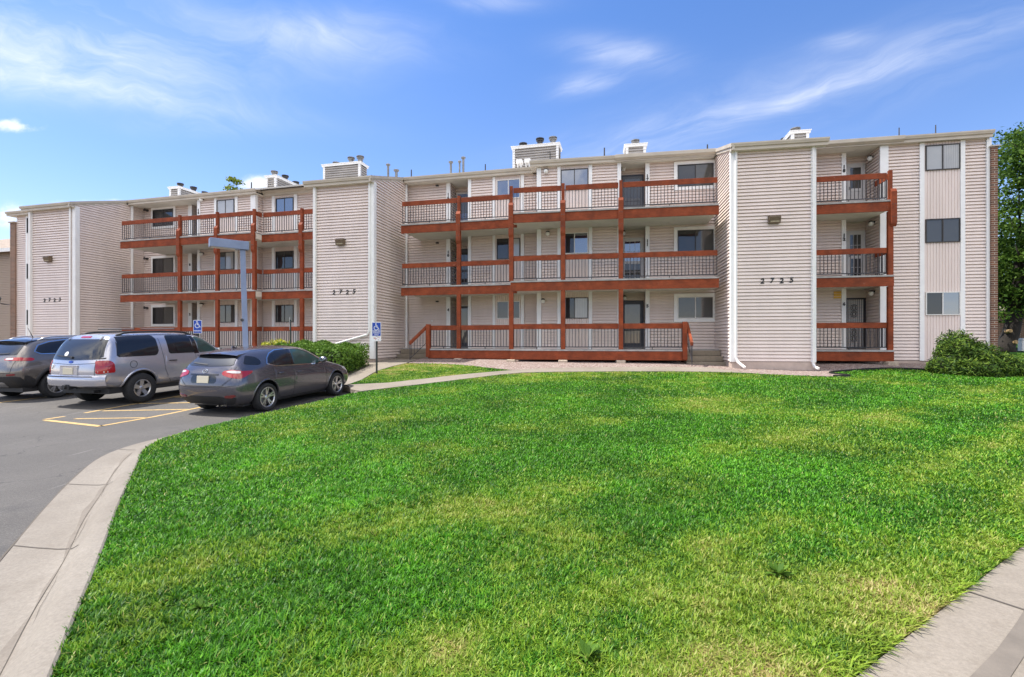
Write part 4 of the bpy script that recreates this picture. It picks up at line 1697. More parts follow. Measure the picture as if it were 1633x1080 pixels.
def chimney(fr, s0, s1, d0, d1, z1, flues, dark=True):
    mb = MB(fr)
    for f2, a, b, e in ((fr, s0, s1, d0),):
        siding(mb, fr, s0, s1, d0, 9.3, z1 - .13, lip=.034, back=.05)
    ch = mb.build('chimney', 'chimney_siding', bld, recalc=False)
    for side in (True, False):
        sf = fr.side(s1 if side else s0, d0, side)
        mb = MB(sf)
        siding(mb, sf, 0, d0 - d1, 0, 9.3, z1 - .13, lip=.034, back=.05)
        mb.build('chimney_side', 'chimney_siding', ch, recalc=False)
    mb = MB(fr)
    for a, b in ((s0 - .02, s0 + .10), (s1 - .10, s1 + .02)):
        mb.box(a, b, d0 - .09, d0 + .03, 9.3, z1 - .13)
    o = .07
    mb.box(s0 - o, s1 + o, d1 - o, d0 + o, z1 - .13, z1 - .03)
    mb.box(s0 - o - .03, s1 + o + .03, d1 - o - .03, d0 + o + .03, z1 - .03, z1)
    mb.build('chimney_cap', 'trim', ch, bevel=.008)
    for a, d, r, h, m in flues:
        x, y, _ = fr(a, d, 0)
        fb = MB()
        fb.lathe((x, y, z1), (0, 0, 1), [(r * .75, -.02), (r * .75, h - .14), (r * 1.05, h - .14), (r * 1.1, h - .10), (r * .8, h - .08), (r * .8, h - .06), (r * 1.15, h - .06), (r * 1.15, h - .02), (r * .3, h)], 18)
        fb.build('flue', m, ch, smooth=True)


chimney(A, -26.92, -26.22, -2.5, -4.9, 10.70, [(-26.6, -2.9, .16, .34, 'dark_metal'), (-26.5, -3.7, .17, .36, 'dark_metal'), (-26.5, -4.5, .16, .3, 'dark_metal')])
chimney(A, -20.12, -19.50, -2.5, -4.9, 10.78, [(-19.85, -2.8, .17, .36, 'galvanised'), (-19.8, -3.6, .17, .38, 'dark_metal'), (-19.8, -4.5, .17, .3, 'dark_metal')])
chimney(B, -16.05, -13.86, -2.5, -3.2, 11.17, [(-15.5, -2.85, .18, .22, 'galvanised'), (-14.6, -2.85, .17, .42, 'galvanised'), (-14.05, -2.85, .18, .44, 'galvanised')])
chimney(B, -5.48, -3.24, -2.5, -3.3, 11.19, [(-5.05, -2.9, .18, .30, 'dark_metal'), (-4.2, -2.9, .18, .46, 'dark_metal'), (-3.55, -2.9, .18, .46, 'galvanised')])
chimney(C, 1.36, 2.22, -2.5, -3.3, 10.62, [(1.80, -2.9, .17, .34, 'galvanised')])
chimney(D, 7.74, 8.40, -2.5, -4.4, 10.70, [(8.05, -3.0, .18, .32, 'galvanised'), (7.98, -4.0, .18, .3, 'dark_metal')])
for a in (-4.95, -4.55):
    mb = MB(B)
    mb.box(a - .14, a + .14, -1.75, -1.45, 9.98, 10.16)
    mb.box(a - .09, a - .06, -1.7, -1.5, 9.6, 9.98)
    mb.box(a + .06, a + .09, -1.7, -1.5, 9.6, 9.98)
    mb.build('roof_vent', 'trim', bld, bevel=.01)
# cable conduit on the wide chimney
mb = MB(B)
mb.tube([(-3.62, -2.45, 10.3), (-3.62, -2.45, 10.75), (-3.75, -2.45, 10.75)], .015, 6)
mb.build('conduit', 'dark_metal', bld)

# dish on the west end
mb = MB(A)
c0 = Vector(A(-36.35, -.05, 3.9))
mb.lathe(tuple(A(-36.5, .15, 4.0)) if False else (-36.5, .2, 3.95), (-.5, -.75, .35), [(.001, -.06), (.12, -.05), (.22, -.015), (.27, .02), (.275, .02), (.22, -.03), (.001, -.075)], 20, cap=False)
mb.tube([(-36.25, -.19, 3.75), (-36.45, .1, 3.8), (-36.5, .2, 3.9)], .025, 6)
mb.build('satellite_dish', 'dark_metal', bld, smooth=True)
# ------------------------------------------------------------------ foliage
def leaf_mat(name, lo, mid, hi, trans=0.35, vscale=1.2):
    m, N, p, tc = newmat(name)
    at = N.n('ShaderNodeAttribute', attribute_name='rnd')
    k = N.math('ADD', N.math('MULTIPLY', at.outputs['Fac'], 0.7), N.math('MULTIPLY', N.noise(tc.outputs['Object'], vscale, 3), 0.4))
    c = N.ramp(k, [(0.15, lo), (0.5, mid), (0.95, hi)])
    N.l(c, p.inputs['Base Color'])
    p.inputs['Roughness'].default_value = 0.55
    p.inputs['Specular IOR Level'].default_value = 0.16
    tr = N.n('ShaderNodeBsdfTranslucent')
    N.l(c, tr.inputs[0])
    mx = N.n('ShaderNodeMixShader')
    mx.inputs[0].default_value = trans
    o = [n for n in N.t.nodes if n.type == 'OUTPUT_MATERIAL'][0]
    N.l(p.outputs[0], mx.inputs[1])
    N.l(tr.outputs[0], mx.inputs[2])
    N.l(mx.outputs[0], o.inputs[0])


leaf_mat('leaf_tree', (0.020, 0.055, 0.009), (0.058, 0.125, 0.017), (0.16, 0.26, 0.040))
leaf_mat('leaf_far', (0.10, 0.15, 0.02), (0.20, 0.26, 0.035), (0.34, 0.38, 0.07))
leaf_mat('leaf_hedge', (0.035, 0.085, 0.012), (0.085, 0.18, 0.020), (0.19, 0.31, 0.045), 0.25, 3)
leaf_mat('leaf_gold', (0.16, 0.20, 0.02), (0.36, 0.38, 0.035), (0.58, 0.56, 0.07), 0.3, 3)
leaf_mat('leaf_juniper', (0.012, 0.032, 0.005), (0.046, 0.100, 0.011), (0.16, 0.235, 0.028), 0.12, 3)
mat('bark', (0.026, 0.021, 0.017), 0.95, var=0.35, vscale=7, bump=0.9, bscale=14)
mat('cut_wood', (0.42, 0.28, 0.13), 0.8, var=0.15)
mat('hedge_core', (0.012, 0.016, 0.006), 1.0)  # near-black solid inside the leaves; the dark interior is put into its colour


def raw_mesh(name, V, F, m, parent=None, rnd=None, loc=None, smooth=False):
    """mesh from numpy arrays; F is (n,k)"""
    V = np.asarray(V, np.float32)
    base = np.array(ROOTLOC[parent.name] if parent else loc, np.float32)
    V = V - base
    me = bpy.data.meshes.new(name)
    n, k = F.shape
    me.vertices.add(len(V))
    me.vertices.foreach_set('co', V.ravel())
    me.loops.add(n * k)
    me.loops.foreach_set('vertex_index', F.astype(np.int32).ravel())
    me.polygons.add(n)
    me.polygons.foreach_set('loop_start', np.arange(0, n * k, k, dtype=np.int32))
    me.polygons.foreach_set('loop_total', np.full(n, k, dtype=np.int32))
    if rnd is not None:
        a = me.attributes.new('rnd', 'FLOAT', 'FACE')
        a.data.foreach_set('value', np.asarray(rnd, np.float32))
    me.update()
    me.validate()
    o = bpy.data.objects.new(name, me)
    COL.objects.link(o)
    set_mats(o, m)
    if parent:
        o.parent = parent
        ROOTLOC[o.name] = ROOTLOC[parent.name]
    else:
        o.location = tuple(float(q) for q in base)
        ROOTLOC[o.name] = tuple(float(q) for q in base)
    return o


def unit(v):
    return v / (np.linalg.norm(v, axis=1, keepdims=True) + 1e-9)


def leaves(P, size, aspect=2.0, up=0.3, out=None, outw=0.6, seed=0):
    """pointed leaf quads at points P; returns V, F, rnd"""
    g = np.random.default_rng(seed)
    n = len(P)
    nrm = g.normal(size=(n, 3))
    nrm[:, 2] += up
    if out is not None:
        nrm += out * outw * 1.7
    nrm = unit(nrm)
    t = g.normal(size=(n, 3))
    if out is not None:
        t += out * outw
    t = unit(t - nrm * np.sum(t * nrm, 1, keepdims=True))
    b = np.cross(nrm, t)
    s = size * g.uniform(.6, 1.35, (n, 1))
    L, W = t * s, b * s / aspect
    V = np.empty((n, 4, 3))
    V[:, 0] = P - L * .5
    V[:, 1] = P + W * .5 - nrm * s * .06
    V[:, 2] = P + L * .5
    V[:, 3] = P - W * .5 - nrm * s * .06
    F = np.arange(n * 4).reshape(n, 4)
    return V.reshape(-1, 3), F, g.uniform(0, 1, n)


def tree(name, label, cat, base, height, crown_r, crown_z0, nclump, nleaf, leafsize, lm, seed, trunk_r=.3, fork=.28, squash=1.0, group=None, stub=False, lean=(0, 0), limit=None):
    g = np.random.default_rng(seed)
    t = thing(name, label, cat, base, group)
    b = Vector(base)
    mb = MB()
    fz = height * fork
    f0 = b + Vector((lean[0] * fz, lean[1] * fz, fz))
    mb.tube([tuple(b + Vector((0, 0, -.3))), tuple(b + Vector((0.02, 0, .25))), tuple(b.lerp(f0, .5) + Vector((.05, 0, 0))), tuple(f0)],
            [trunk_r * 1.45, trunk_r * 1.08, trunk_r * .95, trunk_r * .85], 12)
    tips = []
    nb = 7
    for k in range(nb):
        az = 2 * math.pi * (k + g.uniform(-.3, .3)) / nb
        el = g.uniform(.55, 1.15) if k else 1.45
        L = (height - fz) * (.62 if k else .9) * g.uniform(.8, 1.05)
        p = f0.copy()
        d = Vector((math.cos(az) * math.cos(el), math.sin(az) * math.cos(el), math.sin(el)))
        path, rad = [tuple(p)], [trunk_r * .6]
        for j in range(5):
            d = (d + Vector(g.normal(0, .13, 3)) + Vector((0, 0, .05 if j < 2 else -.03))).normalized()
            p = p + d * (L / 5)
            path.append(tuple(p))
            rad.append(trunk_r * .6 * (1 - (j + 1) / 5.6))
            if j >= 1:
                for q in range(2):
                    dd = (d + Vector(g.normal(0, .65, 3))).normalized()
                    e = p + dd * L * .30
                    mb.tube([tuple(p), tuple(p.lerp(e, .55) + Vector((0, 0, .05))), tuple(e)], [rad[-1] * .5, rad[-1] * .35, .012], 6)
                    tips.append(e)
                    tips.append(p.lerp(e, .6))
            tips.append(p.copy())
        mb.tube(path, rad, 8)
    mb.build('trunk', 'bark', t, smooth=2)
    if stub:
        for (dx, dz, r_) in ((-.12, 1.0, .085), (.12, .45, .10)):
            sb = MB()
            c = b + Vector((dx, -trunk_r * .9, dz))
            sb.lathe(tuple(c), (dx * 2, -1, .15), [(r_ * 1.1, -.15), (r_, .12)], 14)
            s_ = sb.build('cut_branch', ['cut_wood'], t, smooth=True)
    # crown: clumps at the branch tips and spread through the volume
    C_ = []
    cz = (crown_z0 + height) / 2
    rz = (height - crown_z0) / 2
    for e in tips:
        C_.append(np.array(e))
    while len(C_) < nclump:
        v = g.normal(size=3)
        v /= np.linalg.norm(v)
        r_ = g.uniform(.45, 1.0) ** .6
        q = np.array([v[0] * crown_r * r_, v[1] * crown_r * r_ * squash, v[2] * rz * r_ + cz]) + np.array(b)
        q[:2] += np.array(lean) * (q[2] - b.z)
        C_.append(q)
    C_ = np.array(C_)[:nclump] if len(C_) > nclump else np.array(C_)
    per = max(3, nleaf // len(C_))
    spread = g.uniform(.55, 1.25, (len(C_), 1, 1))
    off = np.clip(g.normal(size=(len(C_), per, 3)), -1.7, 1.7) * np.array([.48, .48, .26]) * spread * (crown_r / 4.2)
    P = (C_[:, None] + off).reshape(-1, 3)
    P = P[P[:, 2] > b.z + crown_z0 * .75]
    if limit is not None:
        # pruned back on the side of the building
        P = P[P[:, 0] > limit + .35 * np.sin(P[:, 2] * 2.3) + .25 * np.sin(P[:, 1] * 3.1)]
    V, F, rn = leaves(P, leafsize, 1.9, .5, seed=seed + 1)
    tint = np.repeat(g.uniform(-.22, .22, len(C_)), per)
    tint = np.resize(tint, len(rn))
    raw_mesh('crown', V, F, lm, t, np.clip(rn + tint, 0, 1))
    return t


ty = 24.5
tree('shade_tree', 'tall leafy shade tree with dark forked trunk beyond the brick end of the apartment block', 'tree', (24.7, ty, tz(24.7, ty)), 12.0, 3.9, 1.5, 300, 72000, .19,
     'leaf_tree', 5, trunk_r=.34, fork=.17, stub=True, lean=(.27, .0), limit=23.75)
tree('yard_tree', 'sunlit yellow green tree whose top shows above the roof behind the west chimney', 'tree', (-24.2, 40.5, .6), 14.7, 2.6, 6, 90, 9000, .24, 'leaf_far', 9, trunk_r=.25, fork=.4)
tree('street_tree', 'broad green tree far behind the shade tree at the right edge', 'tree', (40, 36, 1.2), 9.5, 5.0, 1.6, 150, 16000, .28, 'leaf_tree', 21, trunk_r=.3, fork=.2)


def blob_points(n, ells, seed, shell=0.75):
    """points near the surface of a union of ellipsoids; returns P, outward directions"""
    g = np.random.default_rng(seed)
    P, O = [], []
    vol = np.array([e[3] * e[4] + e[4] * e[5] + e[3] * e[5] for e in ells])
    cnt = (n * vol / vol.sum()).astype(int)
    for e, c in zip(ells, cnt):
        v = unit(g.normal(size=(c, 3)))
        r = g.uniform(shell, 1.04, (c, 1))
        q = v * r * np.array(e[3:6]) + np.array(e[:3])
        keep = np.ones(c, bool)
        for f in ells:
            if f is e:
                continue
            d = (((q - np.array(f[:3])) / np.array(f[3:6])) ** 2).sum(1)
            keep &= d > .62
        P.append(q[keep])
        O.append(unit(v / np.array(e[3:6]))[keep])
    return np.concatenate(P), np.concatenate(O)


def core(ells, parent, scale=.80):
    bm = bmesh.new()
    for e in ells:
        M = Matrix.Translation(Vector(e[:3]) - Vector(ROOTLOC[parent.name])) @ Matrix.Diagonal((e[3] * scale, e[4] * scale, e[5] * scale, 1))
        bmesh.ops.create_icosphere(bm, subdivisions=2, radius=1, matrix=M)
    me = bpy.data.meshes.new('dark_core')
    bm.to_mesh(me)
    bm.free()
    o = bpy.data.objects.new('dark_core', me)
    COL.objects.link(o)
    set_mats(o, 'hedge_core')
    o.parent = parent
    ROOTLOC[o.name] = ROOTLOC[parent.name]


def shrub(name, label, cat, ells, n, size, lm, seed, aspect=2.0, outw=.5, zmin=None, shell=.75, up=.3):
    c = np.array([e[:3] for e in ells]).mean(0)
    base = (float(c[0]), float(c[1]), tz(c[0], c[1]))
    t = thing(name, label, cat, base)
    P, O = blob_points(n, ells, seed, shell)
    k = P[:, 2] > terrain(P[:, 0], P[:, 1]) + .01
    P, O = P[k], O[k]
    g = np.random.default_rng(seed + 3)
    P = P + O * (g.normal(0, .03, (len(P), 1)) + .05 * np.sin(P[:, :1] * 9 + P[:, 1:2] * 7 + P[:, 2:] * 8))
    V, F, rn = leaves(P, size, aspect, up, O, outw, seed + 1)
    raw_mesh('foliage', V, F, lm, t, rn)
    core(ells, t)
    return t


# juniper with its peak on the left
shrub('juniper_bush', 'large dark juniper bush sloping down to the right beside the east end of the block', 'bush',
      [(13.95, 15.35, 1.05, .52, .6, .86), (13.58, 15.3, .75, .44, .55, .36), (14.4, 15.25, .93, .64, .65, .68), (14.95, 15.1, .76, .64, .6, .50), (14.2, 14.85, .70, .78, .5, .40), (15.4, 14.95, .62, .46, .5, .32)],
      24000, .13, 'leaf_juniper', 31, 4.2, .85, shell=.7)
shrub('garden_bush', 'loose green bush behind the juniper at the right edge of the photo', 'bush',
      [(17.1, 16.8, .80, .5, .5, .28), (17.8, 16.9, .80, .6, .55, .34), (18.6, 16.6, .78, .6, .5, .30)], 9000, .08, 'leaf_hedge', 33)
shrub('golden_shrub', 'small bright yellow green shrub behind the dark grey hatchback', 'shrub',
      [(-9.5, 19.3, 1.25, .38, .35, .35), (-9.0, 19.25, 1.3, .36, .35, .36), (-8.62, 19.2, 1.15, .28, .3, .28), (-9.1, 19.2, .8, .6, .4, .4)], 3200, .10, 'leaf_gold', 35, 1.5, .5)


def hedge():
    poly = [(-5.62, 16.15), (-5.70, 19.6), (-9.0, 20.15), (-8.7, 16.9)]
    base = (-7.2, 18.2, tz(-7.2, 18.2))
    t = thing('clipped_hedge', 'broad flat topped clipped green hedge in front of the tower numbered 2725 behind the hatchback', 'hedge', base)
    g = np.random.default_rng(41)
    n = 52000
    x = g.uniform(-9.1, -5.5, n)
    y = g.uniform(16.0, 20.3, n)
    pad = in_poly(x, y, poly)
    x, y = x[pad], y[pad]
    gz = terrain(x, y)
    top = 1.30 + .05 * np.sin(x * 2.3 + 1) + .06 * np.sin(y * 2.7) + (y - 16) * .045
    # distance to the outline
    dist = np.full(x.shape, 9.0)
    nx = np.zeros(x.shape)
    ny = np.zeros(x.shape)
    for k in range(4):
        a, b = np.array(poly[k]), np.array(poly[(k + 1) % 4])
        e = (b - a) / np.linalg.norm(b - a)
        nn = np.array((-e[1], e[0]))
        q = (x - a[0]) * nn[0] + (y - a[1]) * nn[1]
        q = np.abs(q)
        w = q < dist
        dist[w] = q[w]
        nx[w], ny[w] = nn[0], nn[1]
    cx, cy = -7.2, 18.2
    sg = np.sign((x - cx) * nx + (y - cy) * ny)
    nx, ny = nx * sg, ny * sg
    top = top - np.clip(.22 - dist, 0, .22) ** 2 * 3.0
    side = dist < .30
    z = np.where(side, gz + (top - gz) * g.uniform(0, 1, x.shape) ** .8, top - np.abs(g.normal(0, .05, x.shape)))
    keep = (~side) | (g.uniform(0, 1, x.shape) < .95)
    lump = .05 * np.sin(x * 8 + z * 7) + .05 * np.sin(y * 9 - z * 6)
    O = np.stack([np.where(side, nx, 0), np.where(side, ny, 0), np.where(side, .25, 1.0)], 1)
    O = unit(O)
    P = np.stack([x, y, z], 1)[keep] + O[keep] * (lump[keep, None] + g.normal(0, .02, (keep.sum(), 1)))
    V, F, rn = leaves(P, .075, 1.8, .2, O[keep], .6, 42)
    raw_mesh('foliage', V, F, 'leaf_hedge', t, rn)
    mb = MB()
    ins = [(-5.85, 16.45), (-5.92, 19.4), (-8.8, 19.9), (-8.5, 17.1)]
    mb.prism(ins, base[2] - .3, 1.22)
    mb.build('dark_core', 'hedge_core', t)


hedge()

# ------------------------------------------------------------------ grass
def blade_field(name, poly, dens, seed, zoff=.0, hmin=.018, hmax=.040):
    g = np.random.default_rng(seed)
    b = np.array(poly)
    pts = []
    x0, x1, y0, y1 = max(b[:, 0].min(), -8), min(b[:, 0].max(), 22), max(b[:, 1].min(), 1.2), b[:, 1].max()
    # cells of one metre, each with its own density
    for cy in np.arange(math.floor(y0), y1, 1.0):
        for cx in np.arange(math.floor(x0), x1, 1.0):
            if abs(cx + .5) > (cy + 1.6) * 1.16 + 1.2:
                continue
            d = math.hypot(cx + .5, cy + .5)
            n = int(dens(d))
            q = g.uniform(0, 1, (n, 2)) + (cx, cy)
            pts.append(q)
    q = np.concatenate(pts)
    q = q[in_poly(q[:, 0], q[:, 1], poly)]
    n = len(q)
    d = np.hypot(q[:, 0], q[:, 1])
    z = np.concatenate([terrain(c[:, 0], c[:, 1]) for c in np.array_split(q, max(1, n // 8000))]) + zoff - .008
    # tufts: slow variation of height and lean
    tuft = np.sin(q[:, 0] * 3.1 + np.sin(q[:, 1] * 2.3) * 2) * np.sin(q[:, 1] * 3.7 + np.sin(q[:, 0] * 1.9) * 2)
    h = g.uniform(hmin, hmax, n) * (1 + .25 * tuft) * (1 + .35 * np.sin(q[:, 0] * 31 + 3 * np.sin(q[:, 1] * 7)) * np.sin(q[:, 1] * 27 + 3 * np.sin(q[:, 0] * 9))) * (1 + .012 * d)
    az = g.uniform(0, 2 * math.pi, n) + .5 * tuft
    lean = g.uniform(.15, 1.0, n) ** .8 * 1.35
    w = (.0020 + .00052 * d) * g.uniform(.7, 1.4, n)
    dirx, diry = np.cos(az), np.sin(az)
    # width direction across the lean
    wx, wy = -diry * w, dirx * w
    V = np.empty((n, 5, 3), np.float32)
    for k, (t, ww) in enumerate(((0, 1), (0, -1), (.55, -.8), (.55, .8), (1, 0))):
        s = lean * h * t ** 1.6
        V[:, k, 0] = q[:, 0] + dirx * s + wx * ww
        V[:, k, 1] = q[:, 1] + diry * s + wy * ww
        V[:, k, 2] = z + h * t * np.sqrt(np.clip(1 - (lean * .66) ** 2, .12, 1))
    idx = (np.arange(n) * 5)[:, None]
    F = np.concatenate([idx + np.array([[0, 1, 2]]), idx + np.array([[0, 2, 3]]), idx + np.array([[3, 2, 4]])])
    r = g.uniform(0, 1, n)
    rn = np.concatenate([r, r, r])
    o = raw_mesh(name, V.reshape(-1, 3), F, 'grass_blade', None, rn, loc=(float(q[:, 0].mean()), float(q[:, 1].mean()), float(z.min())))
    tag(o, 'short mown green lawn grass with pale dry patches' if name == 'lawn_grass' else 'thin dry grass on the small island by the walk', 'grass')
    struct(o, 'stuff')
    return o


GL = LAWN
blade_field('lawn_grass', GL, lambda d: 13000 if d < 3.6 else 8500 if d < 5 else 4600 if d < 7.5 else 2400 if d < 11 else 1200 if d < 15 else 700, 51)
blade_field('island_grass', ISL, lambda d: 480, 53, zoff=.012)


def fringe():
    """longer blades that flop over the pavement edge"""
    g = np.random.default_rng(61)
    n = 3000
    t = g.uniform(.0, 9.5, n) ** 1.0
    clump = (np.sin(t * 5.1) + np.sin(t * 8.7 + 1) + np.sin(t * 17.0)) > -.35
    t = t[clump]
    n = len(t)
    d2 = np.array((1, .63)) / math.hypot(1, .63)
    nn = np.array((d2[1], -d2[0]))
    off = -np.abs(g.normal(0, .07, n))
    q = np.array((1.48, 2.18)) + t[:, None] * d2 + off[:, None] * nn
    h = g.uniform(.035, .085, n)
    az = np.arctan2(nn[1], nn[0]) + g.normal(0, .8, n)
    lean = g.uniform(.6, 1.5, n)
    w = g.uniform(.003, .006, n)
    V = np.empty((n, 5, 3), np.float32)
    z = terrain(q[:, 0], q[:, 1]) - .005
    dx, dy = np.cos(az), np.sin(az)
    for k, (s_, ww) in enumerate(((0, 1), (0, -1), (.55, -.8), (.55, .8), (1, 0))):
        a = lean * h * s_
        V[:, k, 0] = q[:, 0] + dx * a - dy * w * ww
        V[:, k, 1] = q[:, 1] + dy * a + dx * w * ww
        V[:, k, 2] = z + h * (s_ - .55 * s_ * s_)
    idx = (np.arange(n) * 5)[:, None]
    F = np.concatenate([idx + np.array([[0, 1, 2]]), idx + np.array([[0, 2, 3]]), idx + np.array([[3, 2, 4]])])
    r = g.uniform(0, .62, n)
    o = raw_mesh('verge_grass', V.reshape(-1, 3), F, 'grass_blade', None, np.concatenate([r] * 3), loc=(3, 3, .08))
    tag(o, 'long ragged grass flopping over the edge of the pavement', 'grass')
    struct(o, 'stuff')


fringe()

def weed(x, y, r_, n, seed, label):
    z = tz(x, y)
    t = thing('weed_plant', label, 'weed', (x, y, z), 'broad leaved weeds in the lawn')
    g = np.random.default_rng(seed)
    az = g.uniform(0, 2 * math.pi, n)
    el = g.uniform(.25, 1.1, n)
    L = r_ * g.uniform(.6, 1.1, n)
    dd = np.stack([np.cos(az) * np.cos(el), np.sin(az) * np.cos(el), np.sin(el)], 1)
    sd = np.stack([-np.sin(az), np.cos(az), np.zeros(n)], 1)
    V = np.empty((n, 6, 3))
    b = np.array((x, y, z))
    for k, (q, w, dr) in enumerate(((0, .0, 0), (.35, -.13, .0), (.75, -.12, -.05), (1, 0, -.16), (.75, .12, -.05), (.35, .13, 0))):
        V[:, k] = b + dd * (L * q)[:, None] + sd * (L * w)[:, None] + np.array((0, 0, 1)) * (L * dr)[:, None]
    raw_mesh('foliage', V.reshape(-1, 3), np.arange(n * 6).reshape(n, 6), 'leaf_hedge', t, g.uniform(.2, .8, n))


weed(.36, 2.32, .10, 34, 81, 'broad leaved weed clump in the lawn at the bottom edge of the photo')
weed(1.72, 3.15, .10, 34, 82, 'broad leaved weed clump in the lawn near the pavement edge')
weed(-1.75, 2.75, .07, 20, 83, 'small weed clump in the lawn near the left kerb')

# dead leaves and stems on the pavement
mat('dry_leaf', (0.20, 0.12, 0.05), 0.9, var=0.4, vscale=20)
g = np.random.default_rng(71)
P = []
for k in range(46):
    t, w = g.uniform(.1, 5.5), g.uniform(.02, 1.4)
    q = np.array((1.48, 2.18)) + d * t + nrm * w
    P.append((q[0], q[1], .083))
V, F, rn = leaves(np.array(P), .035, 2.5, 6.0, seed=72)
o = raw_mesh('leaf_litter', V, F, 'dry_leaf', None, rn, loc=(3, 2.5, .08))
struct(tag(o, 'scattered dry brown leaves on the pavement', 'leaves'), 'stuff')

# ------------------------------------------------------------------ rocks at the right
g = np.random.default_rng(77)
for k, (x, y, r_) in enumerate(((15.35, 14.25, .16), (15.75, 14.0, .2), (16.05, 13.7, .17), (16.4, 13.75, .2), (16.7, 13.3, .18))):
    bm = bmesh.new()
    bmesh.ops.create_icosphere(bm, subdivisions=2, radius=r_)
    for v_ in bm.verts:
        v_.co = Vector((v_.co.x * 1.4, v_.co.y, v_.co.z * .7)) * (1 + .18 * math.sin(v_.co.x * 17 + k) + .14 * math.sin(v_.co.y * 23 + 2 * k))
    me = bpy.data.meshes.new('landscape_rock')
    bm.to_mesh(me)
    bm.free()
    o = bpy.data.objects.new('landscape_rock', me)
    COL.objects.link(o)
    set_mats(o, 'rock_white')
    o.location = (x, y, tz(x, y) + .03)
    tag(o, ('pale landscape rock nearest the juniper, first of the row along the edging', 'second pale rock from the juniper, at the foot of the bush row', 'middle pale rock of the row along the edging',
            'fourth pale rock from the juniper along the edging', 'pale landscape rock farthest from the juniper at the right edge')[k], 'rock', 'pale landscape rocks by the juniper')

# ------------------------------------------------------------------ street lamp
mat('lamp_paint', (0.20, 0.245, 0.36), 0.4, var=0.12, vscale=3, coat=0.2)
mat('lamp_lens', (0.55, 0.52, 0.45), 0.3)


def street_lamp():
    x, y = -8.68, 16.0
    z = tz(x, y)
    t = thing('street_lamp', 'blue grey square street lamp with a boxy head leaning over the parked cars', 'street lamp', (x, y, z))
    top = Vector((x - .14, y + .02, 4.58))
    a = R(28)
    mb = MB()
    c = Vector((x, y, z))

    def sq(p, w):
        return [(p.x + w * (math.cos(a) * i - math.sin(a) * j), p.y + w * (math.sin(a) * i + math.cos(a) * j), p.z) for i, j in ((-1, -1), (1, -1), (1, 1), (-1, 1))]
    lo, hi = sq(c, .085), sq(top, .078)
    b = len(mb.v)
    mb.v += lo + hi
    for q in ((0, 1, 2, 3), (4, 7, 6, 5), (0, 4, 5, 1), (1, 5, 6, 2), (2, 6, 7, 3), (3, 7, 4, 0)):
        mb.face([b + k for k in q])
    mb.build('pole', 'lamp_paint', t, bevel=.008)
    # head: a box that reaches out over the bays, square end turned to the viewer
    dr = Vector((-.78, -.62, 0)).normalized()
    sd = Vector((-dr.y, dr.x, 0))
    mb = MB()
    p0 = top - dr * .16
    L = 1.10
    prof = [(-.16, -.0), (.16, -.0), (.16, .27), (-.16, .27)]
    for q0 in (0.0, L):
        for u_, v_ in prof:
            w = p0 + dr * q0 + sd * u_ + Vector((0, 0, v_))
            mb.v.append(tuple(w))
    for q in ((0, 1, 2, 3), (4, 7, 6, 5), (0, 4, 5, 1), (1, 5, 6, 2), (2, 6, 7, 3), (3, 7, 4, 0)):
        mb.face(q)
    h = mb.build('lamp_head', 'lamp_paint', t, bevel=.012)
    mb = MB()
    for q0 in (.38, L - .05):
        for u_, v_ in ((-.13, -.010), (.13, -.010), (.13, .005), (-.13, .005)):
            mb.v.append(tuple(p0 + dr * q0 + sd * u_ + Vector((0, 0, v_))))
    for q in ((0, 1, 2, 3), (4, 7, 6, 5), (0, 4, 5, 1), (1, 5, 6, 2), (2, 6, 7, 3), (3, 7, 4, 0)):
        mb.face(q)
    mb.build('lamp_lens', 'lamp_lens', h)
    mb = MB()
    k = c.lerp(top, .46)
    mb.lathe((k.x - .02, k.y - .125, k.z), (math.sin(a), -math.cos(a), 0), [(.05, -.02), (.05, .012), (.03, .016)], 12)
    mb.build('hand_hole', 'dark_metal', t)


street_lamp()

# ------------------------------------------------------------------ signs
mat('sign_blue', (0.010, 0.055, 0.36), 0.4)
mat('sign_white', (0.80, 0.80, 0.80), 0.4)
mat('sign_red', (0.5, 0.16, 0.10), 0.5)
mat('sign_post_green', (0.012, 0.030, 0.026), 0.5)
mat('sign_post_dark', (0.030, 0.034, 0.030), 0.6)


def wheelchair(mb, cx, cz, s, d):
    """access symbol as flat raised shapes, front at -y"""
    def disc(x, z, r, n=14):
        i = [mb.pt(x + r * math.cos(2 * math.pi * k / n), d, z + r * math.sin(2 * math.pi * k / n)) for k in range(n)]
        mb.face(i)

    def stroke(p, w):
        for (x0, z0), (x1, z1) in zip(p[:-1], p[1:]):
            l = math.hypot(x1 - x0, z1 - z0)
            nx, nz = -(z1 - z0) / l * w / 2, (x1 - x0) / l * w / 2
            mb.quad((x0 - nx, d, z0 - nz), (x1 - nx, d, z1 - nz), (x1 + nx, d, z1 + nz), (x0 + nx, d, z0 + nz))
    disc(cx - .06 * s, cz + .42 * s, .085 * s)
    stroke([(cx - .05 * s, cz + .34 * s), (cx - .03 * s, cz - .02 * s), (cx + .20 * s, cz - .02 * s), (cx + .33 * s, cz - .36 * s), (cx + .44 * s, cz - .32 * s)], .10 * s)
    stroke([(cx - .04 * s, cz + .17 * s), (cx + .18 * s, cz + .17 * s)], .07 * s)
    arc = [(cx - .02 * s + .30 * s * math.cos(t), cz - .16 * s + .30 * s * math.sin(t)) for t in np.linspace(R(118), R(345), 16)]
    stroke(arc, .085 * s)


